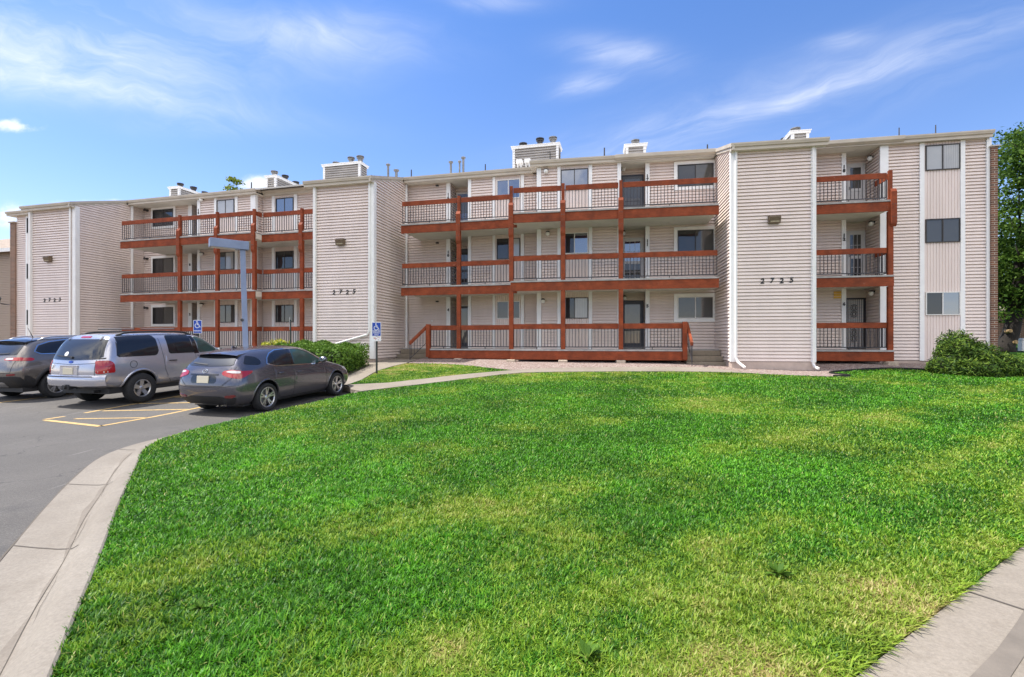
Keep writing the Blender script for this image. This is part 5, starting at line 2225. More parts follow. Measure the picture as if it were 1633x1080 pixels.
def parking_sign(x, y, label, ztop, lines, extra=False, edge_on=False, post='sign_post_dark', yaw=0.0):
    z = tz(x, y)
    t = thing('parking_sign', label, 'sign', (x, y, z), rotz=yaw)
    H = ztop - z
    mb = MB()
    mb.box(-.028, .028, -.012, .028, -.2, H - (.04 if not edge_on else .1))
    mb.build('post', post, t, local=True)
    w, h = .155, .475
    mb = MB()
    mb.box(-w, w, -.022, -.014, H - h, H)
    pl = mb.build('sign_plate', 'sign_white', t, local=True, bevel=.002)
    if edge_on:
        return t
    mb = MB()
    mb.box(-w + .014, w - .014, -.0245, -.0225, H - h + .014, H - .014)
    mb.build('sign_face', 'sign_blue', pl, local=True)
    mb = MB()
    wheelchair(mb, -.005, H - .155, .235 if extra else .26, -.0262)
    mb.build('access_symbol', 'sign_white', pl, local=True, recalc=False)
    mb = MB()
    for k, (tx, sz) in enumerate(lines):
        mb = MB()
        add_text_xz(mb, tx, 0, -.0262, H - (.30 if len(lines) > 1 else .385) - k * .062, sz)
        mb.build('lettering', 'sign_white', pl, local=True, recalc=False)
    if extra:
        mb = MB()
        mb.box(-w, w, -.022, -.014, H - h - .165, H - h - .012)
        p2 = mb.build('lower_plate', 'sign_white', t, local=True)
        mb = MB()
        for (a, b, q) in ((-.10, -.02, -.05), (.03, .11, -.045), (-.09, .02, -.075), (-.05, -.01, -.115), (.05, .09, -.115)):
            mb.box(a, b, -.0245, -.0225, H - h - .012 + q, H - h - .012 + q + .016)
        mb.build('printed_marks', 'sign_red', p2, local=True)
    return t


def add_text_xz(mb, txt, x, y, z, size):
    v, f = text_mesh(txt, size, 0.0006, .0012)
    b = len(mb.v)
    for px, py, pz in v:
        mb.pt(x + px, y - pz, z + py)
    for fc in f:
        mb.face([b + k for k in fc])


parking_sign(-4.58, 16.55, 'blue wheelchair parking sign with a white lower plate on the grass island', 2.235, [('RESERVED', .058), ('PARKING', .055), ('ONLY', .055)], extra=True)
parking_sign(-11.3, 17.6, 'blue wheelchair parking sign behind the silver off-road wagon', 2.35, [('PARKING', .062)])
s3 = parking_sign(-8.16, 18.0, 'dark green sign post seen edge on behind the dark hatchback and beside the golden shrub', 2.48, [], edge_on=True, post='sign_post_green', yaw=R(-65.6))

# ------------------------------------------------------------------ neighbours
mat('shingle', (0.30, 0.24, 0.19), 0.95, var=0.35, vscale=5, bump=0.6, bscale=22)
m, N, p, tc = newmat('tan_siding')
p.inputs['Base Color'].default_value = (0.40, 0.31, 0.24, 1)
p.inputs['Roughness'].default_value = 0.7
nb_ = thing('neighbour_building', 'tan sided neighbouring building with shingled roof at the left edge', 'building', (-39, 36, .4))
NF = Fr(A(-39.5, -4.2, 0)[:2], A.u, A.n)
mb = MB(NF)
siding(mb, NF, -12, 3.4, 0, .5, 8.15)
mb.build('wall', 'tan_siding', nb_, recalc=False)
mb = MB(NF)
mb.box(-12, 3.4, -9, -.15, .3, 8.1)
mb.build('rear_wall', 'tan_siding', nb_)
mb = MB(NF)
mb.extr([(.45, 8.12), (-4.5, 10.2), (-9.5, 8.12), (-9.5, 8.0), (-4.5, 10.05), (.45, 8.0)], -12.4, 3.6)
mb.build('roof', 'shingle', nb_)
mb = MB(NF)
mb.box(-12.4, 3.6, .40, .47, 7.86, 8.11)
mb.build('fascia_board', 'trim', nb_)
for a in (-.9, -.2):
    mb = MB(NF)
    mb.box(a - .1, a + .1, .0, .05, .5, 7.9)
    mb.build('trim_board', 'trim', nb_)

hb = thing('brick_house', 'low brown brick house seen through the gap right of the tree trunk', 'house', (43, 41, 1.0))
HF = Fr((36, 42.5), (.96, -.28), (-.28, -.96))
mb = MB(HF)
mb.box(-1, 22, -8, 0, .4, 4.2)
mb.build('wall', 'brick', hb)
mb = MB(HF)
mb.extr([(.5, 4.15), (-4, 6.2), (-8.5, 4.15), (-8.5, 4.0), (-4, 6.05), (.5, 4.0)], -1.5, 22.5)
mb.build('roof', 'shingle', hb)
for a in (3, 9):
    mb = MB(HF)
    for q in ((a, a + .06, 1.9, 3.4), (a + 1.5, a + 1.56, 1.9, 3.4), (a + .06, a + 1.5, 1.9, 1.96), (a + .06, a + 1.5, 3.34, 3.4)):
        mb.box(q[0], q[1], -.02, .06, q[2], q[3])
    w = mb.build('window', 'white_frame', hb)
    mb = MB(HF)
    mb.box(a + .06, a + 1.5, .0, .02, 1.96, 3.34)
    mb.build('pane', 'glass_dark', w)

# utility pedestal by the trunk
t = thing('utility_pedestal', 'small white utility pedestal on the grass right of the tree trunk', 'utility box', (26.3, 25.2, tz(26.3, 25.2)))
mb = MB()
mb.box(-.13, .13, -.12, .12, -.1, .5)
mb.build('housing', 'pvc', t, local=True, bevel=.02)
mb = MB()
mb.box(-.15, .15, -.14, .14, .5, .62)
mb.build('cap', 'pvc', t, local=True, bevel=.03)
# ------------------------------------------------------------------ cars
def paint(name, base, metal=0.6, rough=0.24):
    m, N, p, tc = newmat(name)
    n = N.noise(tc.outputs['Object'], 900, 1, 0.5)
    c = N.mix(N.rng(n, .35, .65, 0, .35), base, tuple(min(1, q * 1.5) for q in base))
    dirt = N.rng(N.noise(tc.outputs['Object'], 3.0, 5, .65), .45, .8, 0, .08)
    sx = N.n('ShaderNodeSeparateXYZ')
    N.l(tc.outputs['Object'], sx.inputs[0])
    low = N.rng(sx.outputs[2], .22, .62, .22, 0)
    c = N.mix(N.math('ADD', dirt, low, clamp=True), c, (0.22, 0.19, 0.155))
    N.l(c, p.inputs['Base Color'])
    p.inputs['Metallic'].default_value = metal
    N.l(N.math('ADD', rough, N.math('MULTIPLY', low, .8)), p.inputs['Roughness'])
    p.inputs['Coat Weight'].default_value = 1.0
    p.inputs['Coat Roughness'].default_value = 0.03


paint('paint_silver', (0.44, 0.44, 0.49))
paint('paint_grey', (0.100, 0.098, 0.122))
paint('paint_taupe', (0.185, 0.165, 0.150))
glass_mat('car_glass', (0.006, 0.007, 0.009), refl=0.05, ior=1.5)
glass_mat('car_glass_green', (0.018, 0.055, 0.050), refl=0.10, ior=1.5)
mat('black_plastic', (0.022, 0.022, 0.024), 0.6, var=0.2, vscale=12, bump=0.1, bscale=80)
mat('gloss_black', (0.010, 0.010, 0.012), 0.15, coat=0.6)
mat('rubber', (0.020, 0.020, 0.021), 0.85, var=0.25, vscale=18, bump=0.3, bscale=60)
mat('alloy', (0.55, 0.55, 0.56), 0.28, metal=0.85, var=0.1, vscale=10)
mat('alloy_dark', (0.06, 0.06, 0.065), 0.5, metal=0.5)
mat('chrome', (0.72, 0.72, 0.74), 0.12, metal=1.0)
mat('lamp_red', (0.36, 0.010, 0.012), 0.12, coat=1.0)
mat('lamp_red_dark', (0.16, 0.008, 0.010), 0.15, coat=1.0)
mat('lamp_clear', (0.62, 0.60, 0.60), 0.10, coat=1.0)
mat('plate', (0.60, 0.55, 0.43), 0.8, spec=0.2)
mat('sticker', (0.75, 0.72, 0.70), 0.5)
mat('seam', (0.010, 0.010, 0.011), 0.8)


def chaikin(poly, it=1, rad=.045):
    """round the corners of a polygon by about rad metres"""
    out = []
    n = len(poly)
    for k in range(n):
        a, p, b = (np.array(poly[j % n], float) for j in (k - 1, k, k + 1))
        la, lb = np.linalg.norm(a - p), np.linalg.norm(b - p)
        r = min(rad, la * .4, lb * .4)
        p0, p1 = p + (a - p) / la * r, p + (b - p) / lb * r
        for t in (0, .33, .67, 1):
            out.append(tuple(p0 * (1 - t) ** 2 + p * 2 * t * (1 - t) + p1 * t ** 2))
    return out


class Car:
    def __init__(s, name, label, cat, rings, paint, axles, r, track, group=None):
        s.root = thing(name, label, cat, (0, 0, 0), group)
        s.paint, s.axles, s.r, s.track = paint, axles, r, track
        s.body(rings)

    def body(s, rings):
        bm = bmesh.new()
        N = 10
        grid = []
        for ring in rings:
            row = []
            for k, (w, z, y) in enumerate(ring):
                row.append(bm.verts.new((w, y, z)))
            for k in range(N - 2, 0, -1):
                w, z, y = ring[k]
                row.append(bm.verts.new((-w, y, z)))
            grid.append(row)
        M = len(grid[0])
        for a, b in zip(grid[:-1], grid[1:]):
            for k in range(M):
                bm.faces.new((a[k], a[(k + 1) % M], b[(k + 1) % M], b[k]))
        for ri, sgn in ((0, -1), (-1, 1)):
            ring, row = rings[ri], grid[ri]
            rows = []
            for k in range(2, 8):
                w, z, y = ring[k]
                L = row[M - k]
                Rr = row[k]
                if k == 2:
                    mid = [row[1], row[0], row[M - 1]]
                elif k == 7:
                    mid = [row[8], row[9], row[M - 8]]
                else:
                    bul = .085 * (1 if k in (3, 4, 5) else .7) * sgn
                    mid = [bm.verts.new((w * .55, y + bul * .8, z)), bm.verts.new((0, y + bul, z)), bm.verts.new((-w * .55, y + bul * .8, z))]
                rows.append([Rr] + mid + [L])
            for a, b in zip(rows[:-1], rows[1:]):
                for k in range(4):
                    bm.faces.new((a[k], a[k + 1], b[k + 1], b[k]))
        bmesh.ops.recalc_face_normals(bm, faces=bm.faces)
        me = bpy.data.meshes.new('body')
        bm.to_mesh(me)
        bm.free()
        o = bpy.data.objects.new('body', me)
        COL.objects.link(o)
        set_mats(o, s.paint, 'gloss_black')
        sub = o.modifiers.new('s', 'SUBSURF')
        sub.levels = sub.render_levels = 3
        bpy.context.view_layer.update()
        dg = bpy.context.evaluated_depsgraph_get()
        ev = bpy.data.meshes.new_from_object(o.evaluated_get(dg))
        s.bvh = BVHTree.FromPolygons([v.co.copy() for v in ev.vertices], [tuple(p.vertices) for p in ev.polygons])
        # wheel arches
        cut = bmesh.new()
        for y in s.axles:
            for sx in (-1, 1):
                bmesh.ops.create_cone(cut, cap_ends=True, segments=40, radius1=s.r * 1.0 + .062, radius2=s.r + .062, depth=.5,
                                      matrix=Matrix.Translation((sx * (s.track + .10), y, s.r + .015)) @ Matrix.Rotation(R(90), 4, 'Y'))
        cm = bpy.data.meshes.new('cut')
        cut.to_mesh(cm)
        cut.free()
        co = bpy.data.objects.new('cut', cm)
        COL.objects.link(co)
        set_mats(co, 'gloss_black')
        bo = o.modifiers.new('b', 'BOOLEAN')
        bo.operation = 'DIFFERENCE'
        bo.solver = 'EXACT'
        bo.material_mode = 'TRANSFER'
        bo.object = co
        bpy.context.view_layer.update()
        dg = bpy.context.evaluated_depsgraph_get()
        fin = bpy.data.meshes.new_from_object(o.evaluated_get(dg))
        o.modifiers.clear()
        o.data = fin
        fin.name = 'body'
        bpy.data.objects.remove(co)
        fin.polygons.foreach_set('use_smooth', [True] * len(fin.polygons))
        fin.set_sharp_from_angle(angle=R(50))
        o.parent = s.root
        ROOTLOC['body'] = (0, 0, 0)
        s.b = o

    def cast(s, view, u, v):
        """view: 'R','L' (u=y,v=z), 'B' back, 'F' front (u=x,v=z), 'T' top (u=x,v=y)"""
        o, d = {'R': ((3, u, v), (-1, 0, 0)), 'L': ((-3, u, v), (1, 0, 0)), 'B': ((u, -5, v), (0, 1, 0)), 'F': ((u, 5, v), (0, -1, 0)), 'T': ((u, v, 4), (0, 0, -1))}[view]
        h = s.bvh.ray_cast(Vector(o), Vector(d))
        if h[0] is None:
            return None, None
        n = h[1]
        if n.dot(Vector(d)) > 0:
            n = -n
        return h[0], n

    def patch(s, name, view, poly, mat_, off=.006, parent=None, nu=22, nv=10, round_=1, skirt=.012):
        poly = chaikin(poly, round_) if round_ else poly
        us = [p[0] for p in poly]
        u0, u1 = min(us), max(us)
        e = (u1 - u0) * 1e-4
        mb = MB()
        cols = []
        last = None
        for i in range(nu + 1):
            u = u0 + e + (u1 - u0 - 2 * e) * i / nu
            hits = []
            n = len(poly)
            for k in range(n):
                (a, b), (c, d_) = poly[k], poly[(k + 1) % n]
                if (a > u) != (c > u):
                    hits.append(b + (d_ - b) * (u - a) / (c - a))
            if len(hits) < 2:
                continue
            v0, v1 = min(hits), max(hits)
            col = []
            for j in range(nv + 1):
                v = v0 + (v1 - v0) * j / nv
                h, nn = s.cast(view, u, v)
                if h is None:
                    if last is None:
                        col = None
                        break
                    h, nn = last
                last = (h, nn)
                q = h + nn * off
                mb.v.append(tuple(q))
                w = h - nn * skirt
                mb.v.append(tuple(w))
                col.append(len(mb.v) - 2)
            if col:
                cols.append(col)
        for a, b in zip(cols[:-1], cols[1:]):
            for j in range(nv):
                mb.face((a[j], a[j + 1], b[j + 1], b[j]))
            for j in (0, nv):
                mb.face((a[j], b[j], b[j] + 1, a[j] + 1))
        for c in (cols[0], cols[-1]):
            for j in range(nv):
                mb.face((c[j], c[j + 1], c[j + 1] + 1, c[j] + 1))
        return mb.build(name, mat_, parent or s.root, smooth=True, local=True)

    def strip(s, name, view, path, w, mat_, off=.0015, parent=None, step=.05):
        pts = densify(path, step, closed=False)
        mb = MB()
        prev = None
        for k, p in enumerate(pts):
            a = np.array(pts[max(0, k - 1)])
            b = np.array(pts[min(len(pts) - 1, k + 1)])
            t = (b - a) / (np.linalg.norm(b - a) + 1e-9)
            n = np.array((-t[1], t[0])) * w / 2
            row = []
            for q in (np.array(p) - n, np.array(p) + n):
                h, nn = s.cast(view, q[0], q[1])
                if h is None:
                    row = None
                    break
                mb.v.append(tuple(h + nn * off))
                row.append(len(mb.v) - 1)
            if row and prev:
                mb.face((prev[0], prev[1], row[1], row[0]))
            prev = row
        return mb.build(name, mat_, parent or s.root, local=True, smooth=2, recalc=False)

    def arch(s, view, y, r0, r1, mat_, off=.01, a0=-8, a1=188, name='wheel_arch'):
        mb = MB()
        prev = None
        zc = s.r + .015
        for a in np.linspace(R(a0), R(a1), 40):
            row = []
            for q, o_ in ((r0, -.03), (r0, off), ((r0 + r1) / 2, off * 1.5), (r1, off * .6), (r1 + .004, -.01)):
                u, v = y + q * math.cos(a), zc + q * math.sin(a)
                h, nn = s.cast(view, u, v)
                if h is None:
                    row = None
                    break
                sx = 1 if view == 'R' else -1
                mb.v.append((h.x + sx * o_, u, v))
                row.append(len(mb.v) - 1)
            if row and prev:
                for j in range(4):
                    mb.face((prev[j], prev[j + 1], row[j + 1], row[j]))
            prev = row
        return mb.build(name, mat_, s.root, local=True, smooth=2)

    def wheels(s, spokes, rim_r, width=.21, twin=False, rim='alloy'):
        first = None
        for y in s.axles:
            for sx in (1, -1):
                c = (sx * (s.track + .015), y, s.r)
                ax = (sx, 0, 0)
                r, h = s.r, width / 2
                w = bpy.data.objects.new('wheel', None)
                COL.objects.link(w)
                w.parent = s.root
                ROOTLOC[w.name] = (0, 0, 0)
                mb = MB()
                mb.lathe(c, ax, [(rim_r, -h), (r * .88, -h), (r * .97, -h * .85), (r, -h * .5), (r, h * .5), (r * .975, h * .84), (r * .90, h * 1.02), (rim_r + .02, h * .98), (rim_r, h * .82)], 40, cap=False)
                mb.build('tyre', 'rubber', w, smooth=True, local=True)
                mb = MB()
                mb.lathe(c, ax, [(rim_r, -h), (rim_r + .004, h * .84), (rim_r - .006, h * .86), (rim_r - .022, h * .72), (rim_r - .03, -h * .4), (.03, -h * .4)], 40, cap=False)
                mb.build('rim_barrel', 'alloy_dark', w, smooth=True, local=True)
                mb = MB()
                mb.lathe(c, ax, [(rim_r + .003, h * .70), (rim_r + .004, h * .86), (rim_r - .012, h * .88), (rim_r - .024, h * .72)], 40, cap=False)
                mb.lathe(c, ax, [(.001, h * .70), (.03, h * .70), (.055, h * .62), (.062, h * .30), (.05, .0)], 20, cap=False)
                for k in range(spokes):
                    a = 2 * math.pi * k / spokes + .3
                    for da in ((-.17, .17) if twin else (0.0,)):
                        a1_, a2_ = a + da * .35, a + da
                        wd1, wd2 = (.016, .015) if twin else (.040, .052)
                        pts = []
                        for rr_, aa, wd, x0 in ((.045, a1_, wd1, h * .56), (rim_r - .012, a2_, wd2, h * .80)):
                            for sg in (-1, 1):
                                yy = rr_ * math.cos(aa) - sg * wd * math.sin(aa)
                                zz = rr_ * math.sin(aa) + sg * wd * math.cos(aa)
                                pts.append((c[0] + sx * x0, c[1] + yy, c[2] + zz))
                                pts.append((c[0] + sx * (x0 - .035), c[1] + yy * .99, c[2] + zz * .99))
                        b = len(mb.v)
                        mb.v += pts
                        for q in ((0, 2, 6, 4), (1, 5, 7, 3), (0, 4, 5, 1), (2, 3, 7, 6), (4, 6, 7, 5)):
                            mb.face([b + i for i in q])
                mb.build('rim', rim, w, local=True)
                mb = MB()
                mb.lathe(c, ax, [(rim_r * .78, -.02), (rim_r * .78, .0), (.05, .005)], 24)
                mb.build('brake_disc', 'galvanised', w, local=True, smooth=True)

    def mirror(s, y, z, mat_):
        for v, sx in (('R', 1), ('L', -1)):
            h, n = s.cast(v, y, z)
            mb = MB()
            bm = bmesh.new()
            bmesh.ops.create_uvsphere(bm, u_segments=14, v_segments=9, radius=1, matrix=Matrix.Translation((h.x + sx * .14, y - .02, z + .05)) @ Matrix.Diagonal((.115, .07, .075, 1)))
            mb.v = [tuple(q.co) for q in bm.verts]
            mb.f = [tuple(q.index for q in f.verts) for f in bm.faces]
            mb.m = [0] * len(mb.f)
            bm.free()
            mb.tube([(h.x - sx * .02, y, z), (h.x + sx * .10, y, z + .02)], [.03, .025], 8)
            mo = mb.build('mirror', mat_, s.root, local=True, smooth=2)
            gb = MB()
            gb.lathe((h.x + sx * .14, y - .076, z + .05), (0, -1, 0), [(.085, 0), (.075, .008), (.001, .010)], 16, cap=False)
            g = gb.build('mirror_glass', 'chrome', mo, local=True)
            for q in g.data.vertices:
                q.co.z = z + .05 + (q.co.z - z - .05) * .62

    def handle(s, parent, view, y, z, mat_, L=.20):
        mb = MB()
        pts = []
        for t in np.linspace(-1, 1, 9):
            h, n = s.cast(view, y + t * L / 2, z)
            pts.append(tuple(h + n * (.008 + .026 * (1 - t ** 4))))
        mb.tube(pts, [.012, .014, .014, .014, .014, .014, .014, .014, .012], 8)
        o = mb.build('door_handle', mat_, parent, local=True, smooth=2)
        return o

    def box_on(s, name, view, u, v, du, dv, t, mat_, parent=None, off=0.0, bevel=.004, tilt=None):
        """thin box facing along the surface normal"""
        h, n = s.cast(view, u, v)
        if tilt is not None:
            n = Vector(tilt).normalized()
        up = Vector((0, 0, 1))
        x = up.cross(n).normalized()
        yv = n.cross(x).normalized()
        mb = MB()
        for k in (off - .01, off + t):
            for a, b in ((-1, -1), (1, -1), (1, 1), (-1, 1)):
                mb.v.append(tuple(h + n * k + x * a * du / 2 + yv * b * dv / 2))
        for q in ((0, 1, 2, 3), (4, 7, 6, 5), (0, 4, 5, 1), (1, 5, 6, 2), (2, 6, 7, 3), (3, 7, 4, 0)):
            mb.face(q)
        return mb.build(name, mat_, parent or s.root, local=True, bevel=bevel), h, n, x, yv

    def place(s, wheel_xy, wheel_local, head, pitch=R(1.6)):
        f = Vector((math.sin(head), math.cos(head), 0))
        rgt = Vector((math.cos(head), -math.sin(head), 0))
        c = Vector((wheel_xy[0], wheel_xy[1], 0)) - rgt * wheel_local[0] - f * wheel_local[1]
        z = float(lot_z(c.x, c.y)) - .002
        s.root.location = (c.x, c.y, z)
        s.root.rotation_euler = (pitch, 0, -head)


def ring(y, b, p3, p4, p5, p6, p7, z9, ys=None):
    """b=(wb,zb) ... p7=(w7,z7); ys: y offsets for points 2..7 (and the roof)"""
    ys = ys or [0] * 6
    pts = [(0, b[1], y + ys[0]), (b[0] * .55, b[1], y + ys[0]), (b[0], b[1], y + ys[0])]
    for q, dy in zip((p3, p4, p5, p6, p7), ys[1:]):
        pts.append((q[0], q[1], y + dy))
    pts.append((p7[0] * .55, p7[1] + (z9 - p7[1]) * .75, y + ys[-1]))
    pts.append((0, z9, y + ys[-1]))
    return pts


def both(car, name, poly, mat_, **k):
    return car.patch(name, 'R', poly, mat_, **k), car.patch(name, 'L', poly, mat_, **k)


def lexus():
    rings = [
        ring(-2.10, (.66, .24), (.80, .46), (.815, .72), (.74, .99), (.62, 1.16), (.52, 1.31), 1.345, [.10, -.05, -.03, .05, .20, .37]),
        ring(-1.90, (.74, .19), (.862, .46), (.872, .74), (.80, 1.0), (.67, 1.18), (.55, 1.345), 1.385, [0, -.02, 0, .10, .22, .33]),
        ring(-1.30, (.78, .17), (.878, .46), (.886, .74), (.835, .99), (.715, 1.19), (.585, 1.38), 1.425),
        ring(-.60, (.78, .17), (.868, .46), (.876, .74), (.835, .965), (.725, 1.18), (.60, 1.405), 1.452),
        ring(.10, (.78, .17), (.868, .46), (.876, .72), (.835, .945), (.73, 1.16), (.60, 1.39), 1.445),
        ring(.48, (.78, .17), (.868, .46), (.876, .71), (.835, .935), (.745, 1.10), (.60, 1.30), 1.36),
        ring(.98, (.78, .17), (.872, .45), (.88, .70), (.825, .905), (.77, .95), (.66, .99), 1.03),
        ring(1.5, (.76, .17), (.868, .44), (.872, .66), (.80, .84), (.75, .865), (.62, .89), .925),
        ring(1.95, (.70, .18), (.80, .40), (.79, .56), (.70, .72), (.66, .745), (.5, .77), .80),
        ring(2.10, (.55, .22), (.64, .38), (.64, .50), (.56, .64), (.52, .67), (.42, .70), .71, [-.08, .04, .05, 0, -.02, -.05]),
    ]
    c = Car('parked_hatchback', 'dark grey hatchback parked nearest the lawn kerb, seen from its rear right corner', 'car', rings, 'paint_grey', (-1.32, 1.28), .316, .765, 'cars parked in front of the apartment block')
    # glazing
    fw = [(-.38, .985), (.30, .965), (.74, .975), (.60, 1.07), (.32, 1.24), (.02, 1.335), (-.30, 1.345)]
    rw = [(-1.20, 1.05), (-.98, 1.005), (-.46, .985), (-.40, 1.345), (-.80, 1.330), (-1.02, 1.26), (-1.14, 1.17)]
    for v in 'RL':
        c.strip('window_trim', v, [(-1.24, 1.06), (-1.0, .992), (-.4, .972), (.36, .952), (.78, .965)], .022, 'chrome', .008)
        c.strip('window_trim', v, [(-1.24, 1.06), (-1.16, 1.19), (-1.03, 1.285), (-.8, 1.350), (-.35, 1.368), (.05, 1.356), (.36, 1.26), (.62, 1.09), (.78, .965)], .018, 'chrome', .008)
        c.patch('window', v, fw, 'car_glass_green', round_=1)
        c.patch('window', v, rw, 'car_glass', round_=1)
        c.strip('window_bar', v, [(-.43, .985), (-.37, 1.345)], .085, 'gloss_black', .0075)
        c.strip('window_bar', v, [(-1.0, 1.0), (-.92, 1.295)], .022, 'gloss_black', .0085)
        # quarter glass that wraps to the tailgate
        c.patch('quarter_window', v, [(-1.83, 1.09), (-1.44, 1.05), (-1.36, 1.12), (-1.44, 1.22), (-1.66, 1.27)], 'car_glass', round_=1)
        # doors
        d1 = c.patch('door', v, [(-.42, .94), (.74, .90), (.80, .60), (.78, .26), (-.40, .245)], c.paint, off=.0022, nu=30, nv=16, round_=1)
        d2 = c.patch('door', v, [(-1.04, .96), (-.45, .945), (-.43, .245), (-.80, .25), (-.92, .42), (-1.06, .66)], c.paint, off=.0022, nu=30, nv=16, round_=1)
        c.handle(d1, v, -.22, .80, c.paint)
        c.handle(d2, v, -.86, .825, c.paint)
        for path in ([(-.435, .96), (-.415, .24)], [(.79, .93), (.83, .6), (.80, .25)], [(-.41, .238), (.8, .25)], [(-1.10, .97), (-1.09, .68), (-.96, .42), (-.82, .238), (-.41, .238)]):
            c.strip('door_gap', v, path, .009, 'seam', .0018)
        c.strip('sill', v, [(-.92, .205), (.90, .205)], .075, 'black_plastic', .006)
        c.arch(v, -1.32, .372, .40, c.paint, .008)
        c.arch(v, 1.28, .372, .40, c.paint, .008)
        # lamps that wrap round the corners
        sx = 1 if v == 'R' else -1
        c.patch('tail_lamp', v, [(-2.13, .82), (-2.02, .79), (-1.72, .90), (-1.68, .945), (-2.02, .955), (-2.10, .95)], 'lamp_red', off=.010)
        tl = c.patch('tail_lamp', 'B', [(sx * .44, .885), (sx * .44, .955), (sx * .62, .985), (sx * .79, .95), (sx * .80, .83), (sx * .66, .815)], 'lamp_red', off=.012)
        c.patch('lamp_band', 'B', [(sx * .50, .945), (sx * .64, .968), (sx * .76, .945), (sx * .77, .905), (sx * .62, .915)], 'lamp_clear', off=.016, parent=tl)
        c.patch('reflector', 'B', [(sx * .50, .40), (sx * .52, .445), (sx * .72, .465), (sx * .74, .43), (sx * .66, .395)], 'lamp_red_dark', off=.014)
        c.patch('head_lamp', 'F', [(sx * .36, .60), (sx * .62, .66), (sx * .66, .72), (sx * .52, .70), (sx * .36, .66)], 'lamp_clear', off=.008)
        c.patch('head_lamp', v, [(1.70, .70), (2.02, .60), (2.05, .66), (1.82, .76), (1.62, .785)], 'lamp_clear', off=.008)
    c.patch('windshield', 'F', [(-.62, 1.02), (-.54, 1.29), (-.3, 1.345), (.3, 1.345), (.54, 1.29), (.62, 1.02), (0, 1.045)], 'car_glass', round_=0, nu=24)
    c.patch('rear_window', 'B', [(-.60, 1.07), (-.50, 1.275), (.50, 1.275), (.60, 1.07), (0, 1.055)], 'car_glass', round_=1, nu=26, off=.008)
    # roof spoiler
    mb = MB()
    for x0, x1 in ((-.54, .54),):
        prof = [(-1.60, 1.375), (-1.86, 1.335), (-1.90, 1.318), (-1.86, 1.305), (-1.62, 1.30)]
        n = 14
        for i in range(n + 1):
            x = x0 + (x1 - x0) * i / n
            dy = .07 * (abs(x) / .54) ** 2.2
            dz = -.045 * (abs(x) / .54) ** 2
            for (y, z) in prof:
                mb.v.append((x, y + dy, z + dz))
        m_ = len(prof)
        for i in range(n):
            for j in range(m_):
                a, b = i * m_ + j, i * m_ + (j + 1) % m_
                mb.face((a, b, b + m_, a + m_))
        mb.face(list(range(m_)))
        mb.face([n * m_ + j for j in range(m_)][::-1])
    sp = mb.build('spoiler', c.paint, c.root, local=True, smooth=True)
    mb = MB()
    mb.box(-.16, .16, -1.88, -1.84, 1.312, 1.328)
    mb.build('brake_light', 'lamp_red_dark', sp, local=True)
    # tailgate details
    tg = c.patch('tailgate', 'B', [(-.62, 1.035), (.62, 1.035), (.64, .80), (.46, .66), (-.46, .66), (-.64, .80)], c.paint, off=.003, nu=30, nv=14)
    c.strip('tailgate_gap', 'B', [(-.66, 1.04), (-.66, .80), (-.47, .645), (.47, .645), (.66, .80), (.66, 1.04)], .010, 'seam', .0022)
    c.patch('plate_recess', 'B', [(-.33, .705), (-.33, .865), (.33, .865), (.33, .705)], 'gloss_black', off=.0045, round_=1, nu=16)
    c.box_on('license_plate', 'B', 0, .785, .305, .152, .012, 'plate', off=.006, tilt=(0, -1, .12))
    c.strip('tailgate_trim', 'B', [(-.36, .885), (.36, .885)], .030, 'gloss_black', .012)
    o, h, n, x, yv = c.box_on('emblem', 'B', 0, .955, .01, .01, .004, 'chrome', off=.004)
    mb = MB()
    ring_ = [tuple(h + n * .010 + x * .062 * math.cos(t) + yv * .043 * math.sin(t)) for t in np.linspace(0, 2 * math.pi, 22)]
    mb.tube(ring_, .006, 6, cap=False)
    mb.tube([tuple(h + n * .010 + x * .028 + yv * .03), tuple(h + n * .010 - x * .012 - yv * .018), tuple(h + n * .010 - x * .04 - yv * .016)], .006, 6)
    mb.build('badge', 'chrome', o, local=True, smooth=2)
    c.strip('wiper', 'B', [(-.02, 1.085), (-.30, 1.105), (-.46, 1.12)], .020, 'black_plastic', .018)
    # lower bumper and diffuser
    c.patch('bumper', 'B', [(-.74, .40), (-.50, .385), (-.40, .43), (.40, .43), (.50, .385), (.74, .40), (.62, .25), (-.62, .25)], 'black_plastic', off=.012, nu=30, nv=8, round_=1)
    c.strip('bumper_gap', 'B', [(-.80, .66), (-.4, .62), (.4, .62), (.80, .66)], .008, 'seam', .002)
    mb = MB()
    mb.tube([(.40, -2.02, .235), (.40, -2.17, .235)], .032, 12, cap=False)
    mb.build('exhaust_pipe', 'chrome', c.root, local=True, smooth=2)
    mb = MB()
    mb.box(-.66, .66, -1.8, 1.9, .17, .25)
    mb.build('underbody', 'black_plastic', c.root, local=True)
    # roof fin and rain gutters
    mb = MB()
    mb.extr([(-1.43, 1.41), (-1.26, 1.415), (-1.40, 1.475)], -.012, .012)
    mb.build('roof_antenna', c.paint, c.root, local=True, bevel=.006)
    for sx in (-1, 1):
        c.strip('roof_seam', 'T', [(sx * .50, -1.45), (sx * .545, -.6), (sx * .545, .15)], .020, 'gloss_black', .002)
    c.mirror(.62, 1.0, c.paint)
    c.wheels(5, .225, .205, twin=True)
    c.place((-5.60, 11.05), (.76, -1.32), R(14.9))
    return c


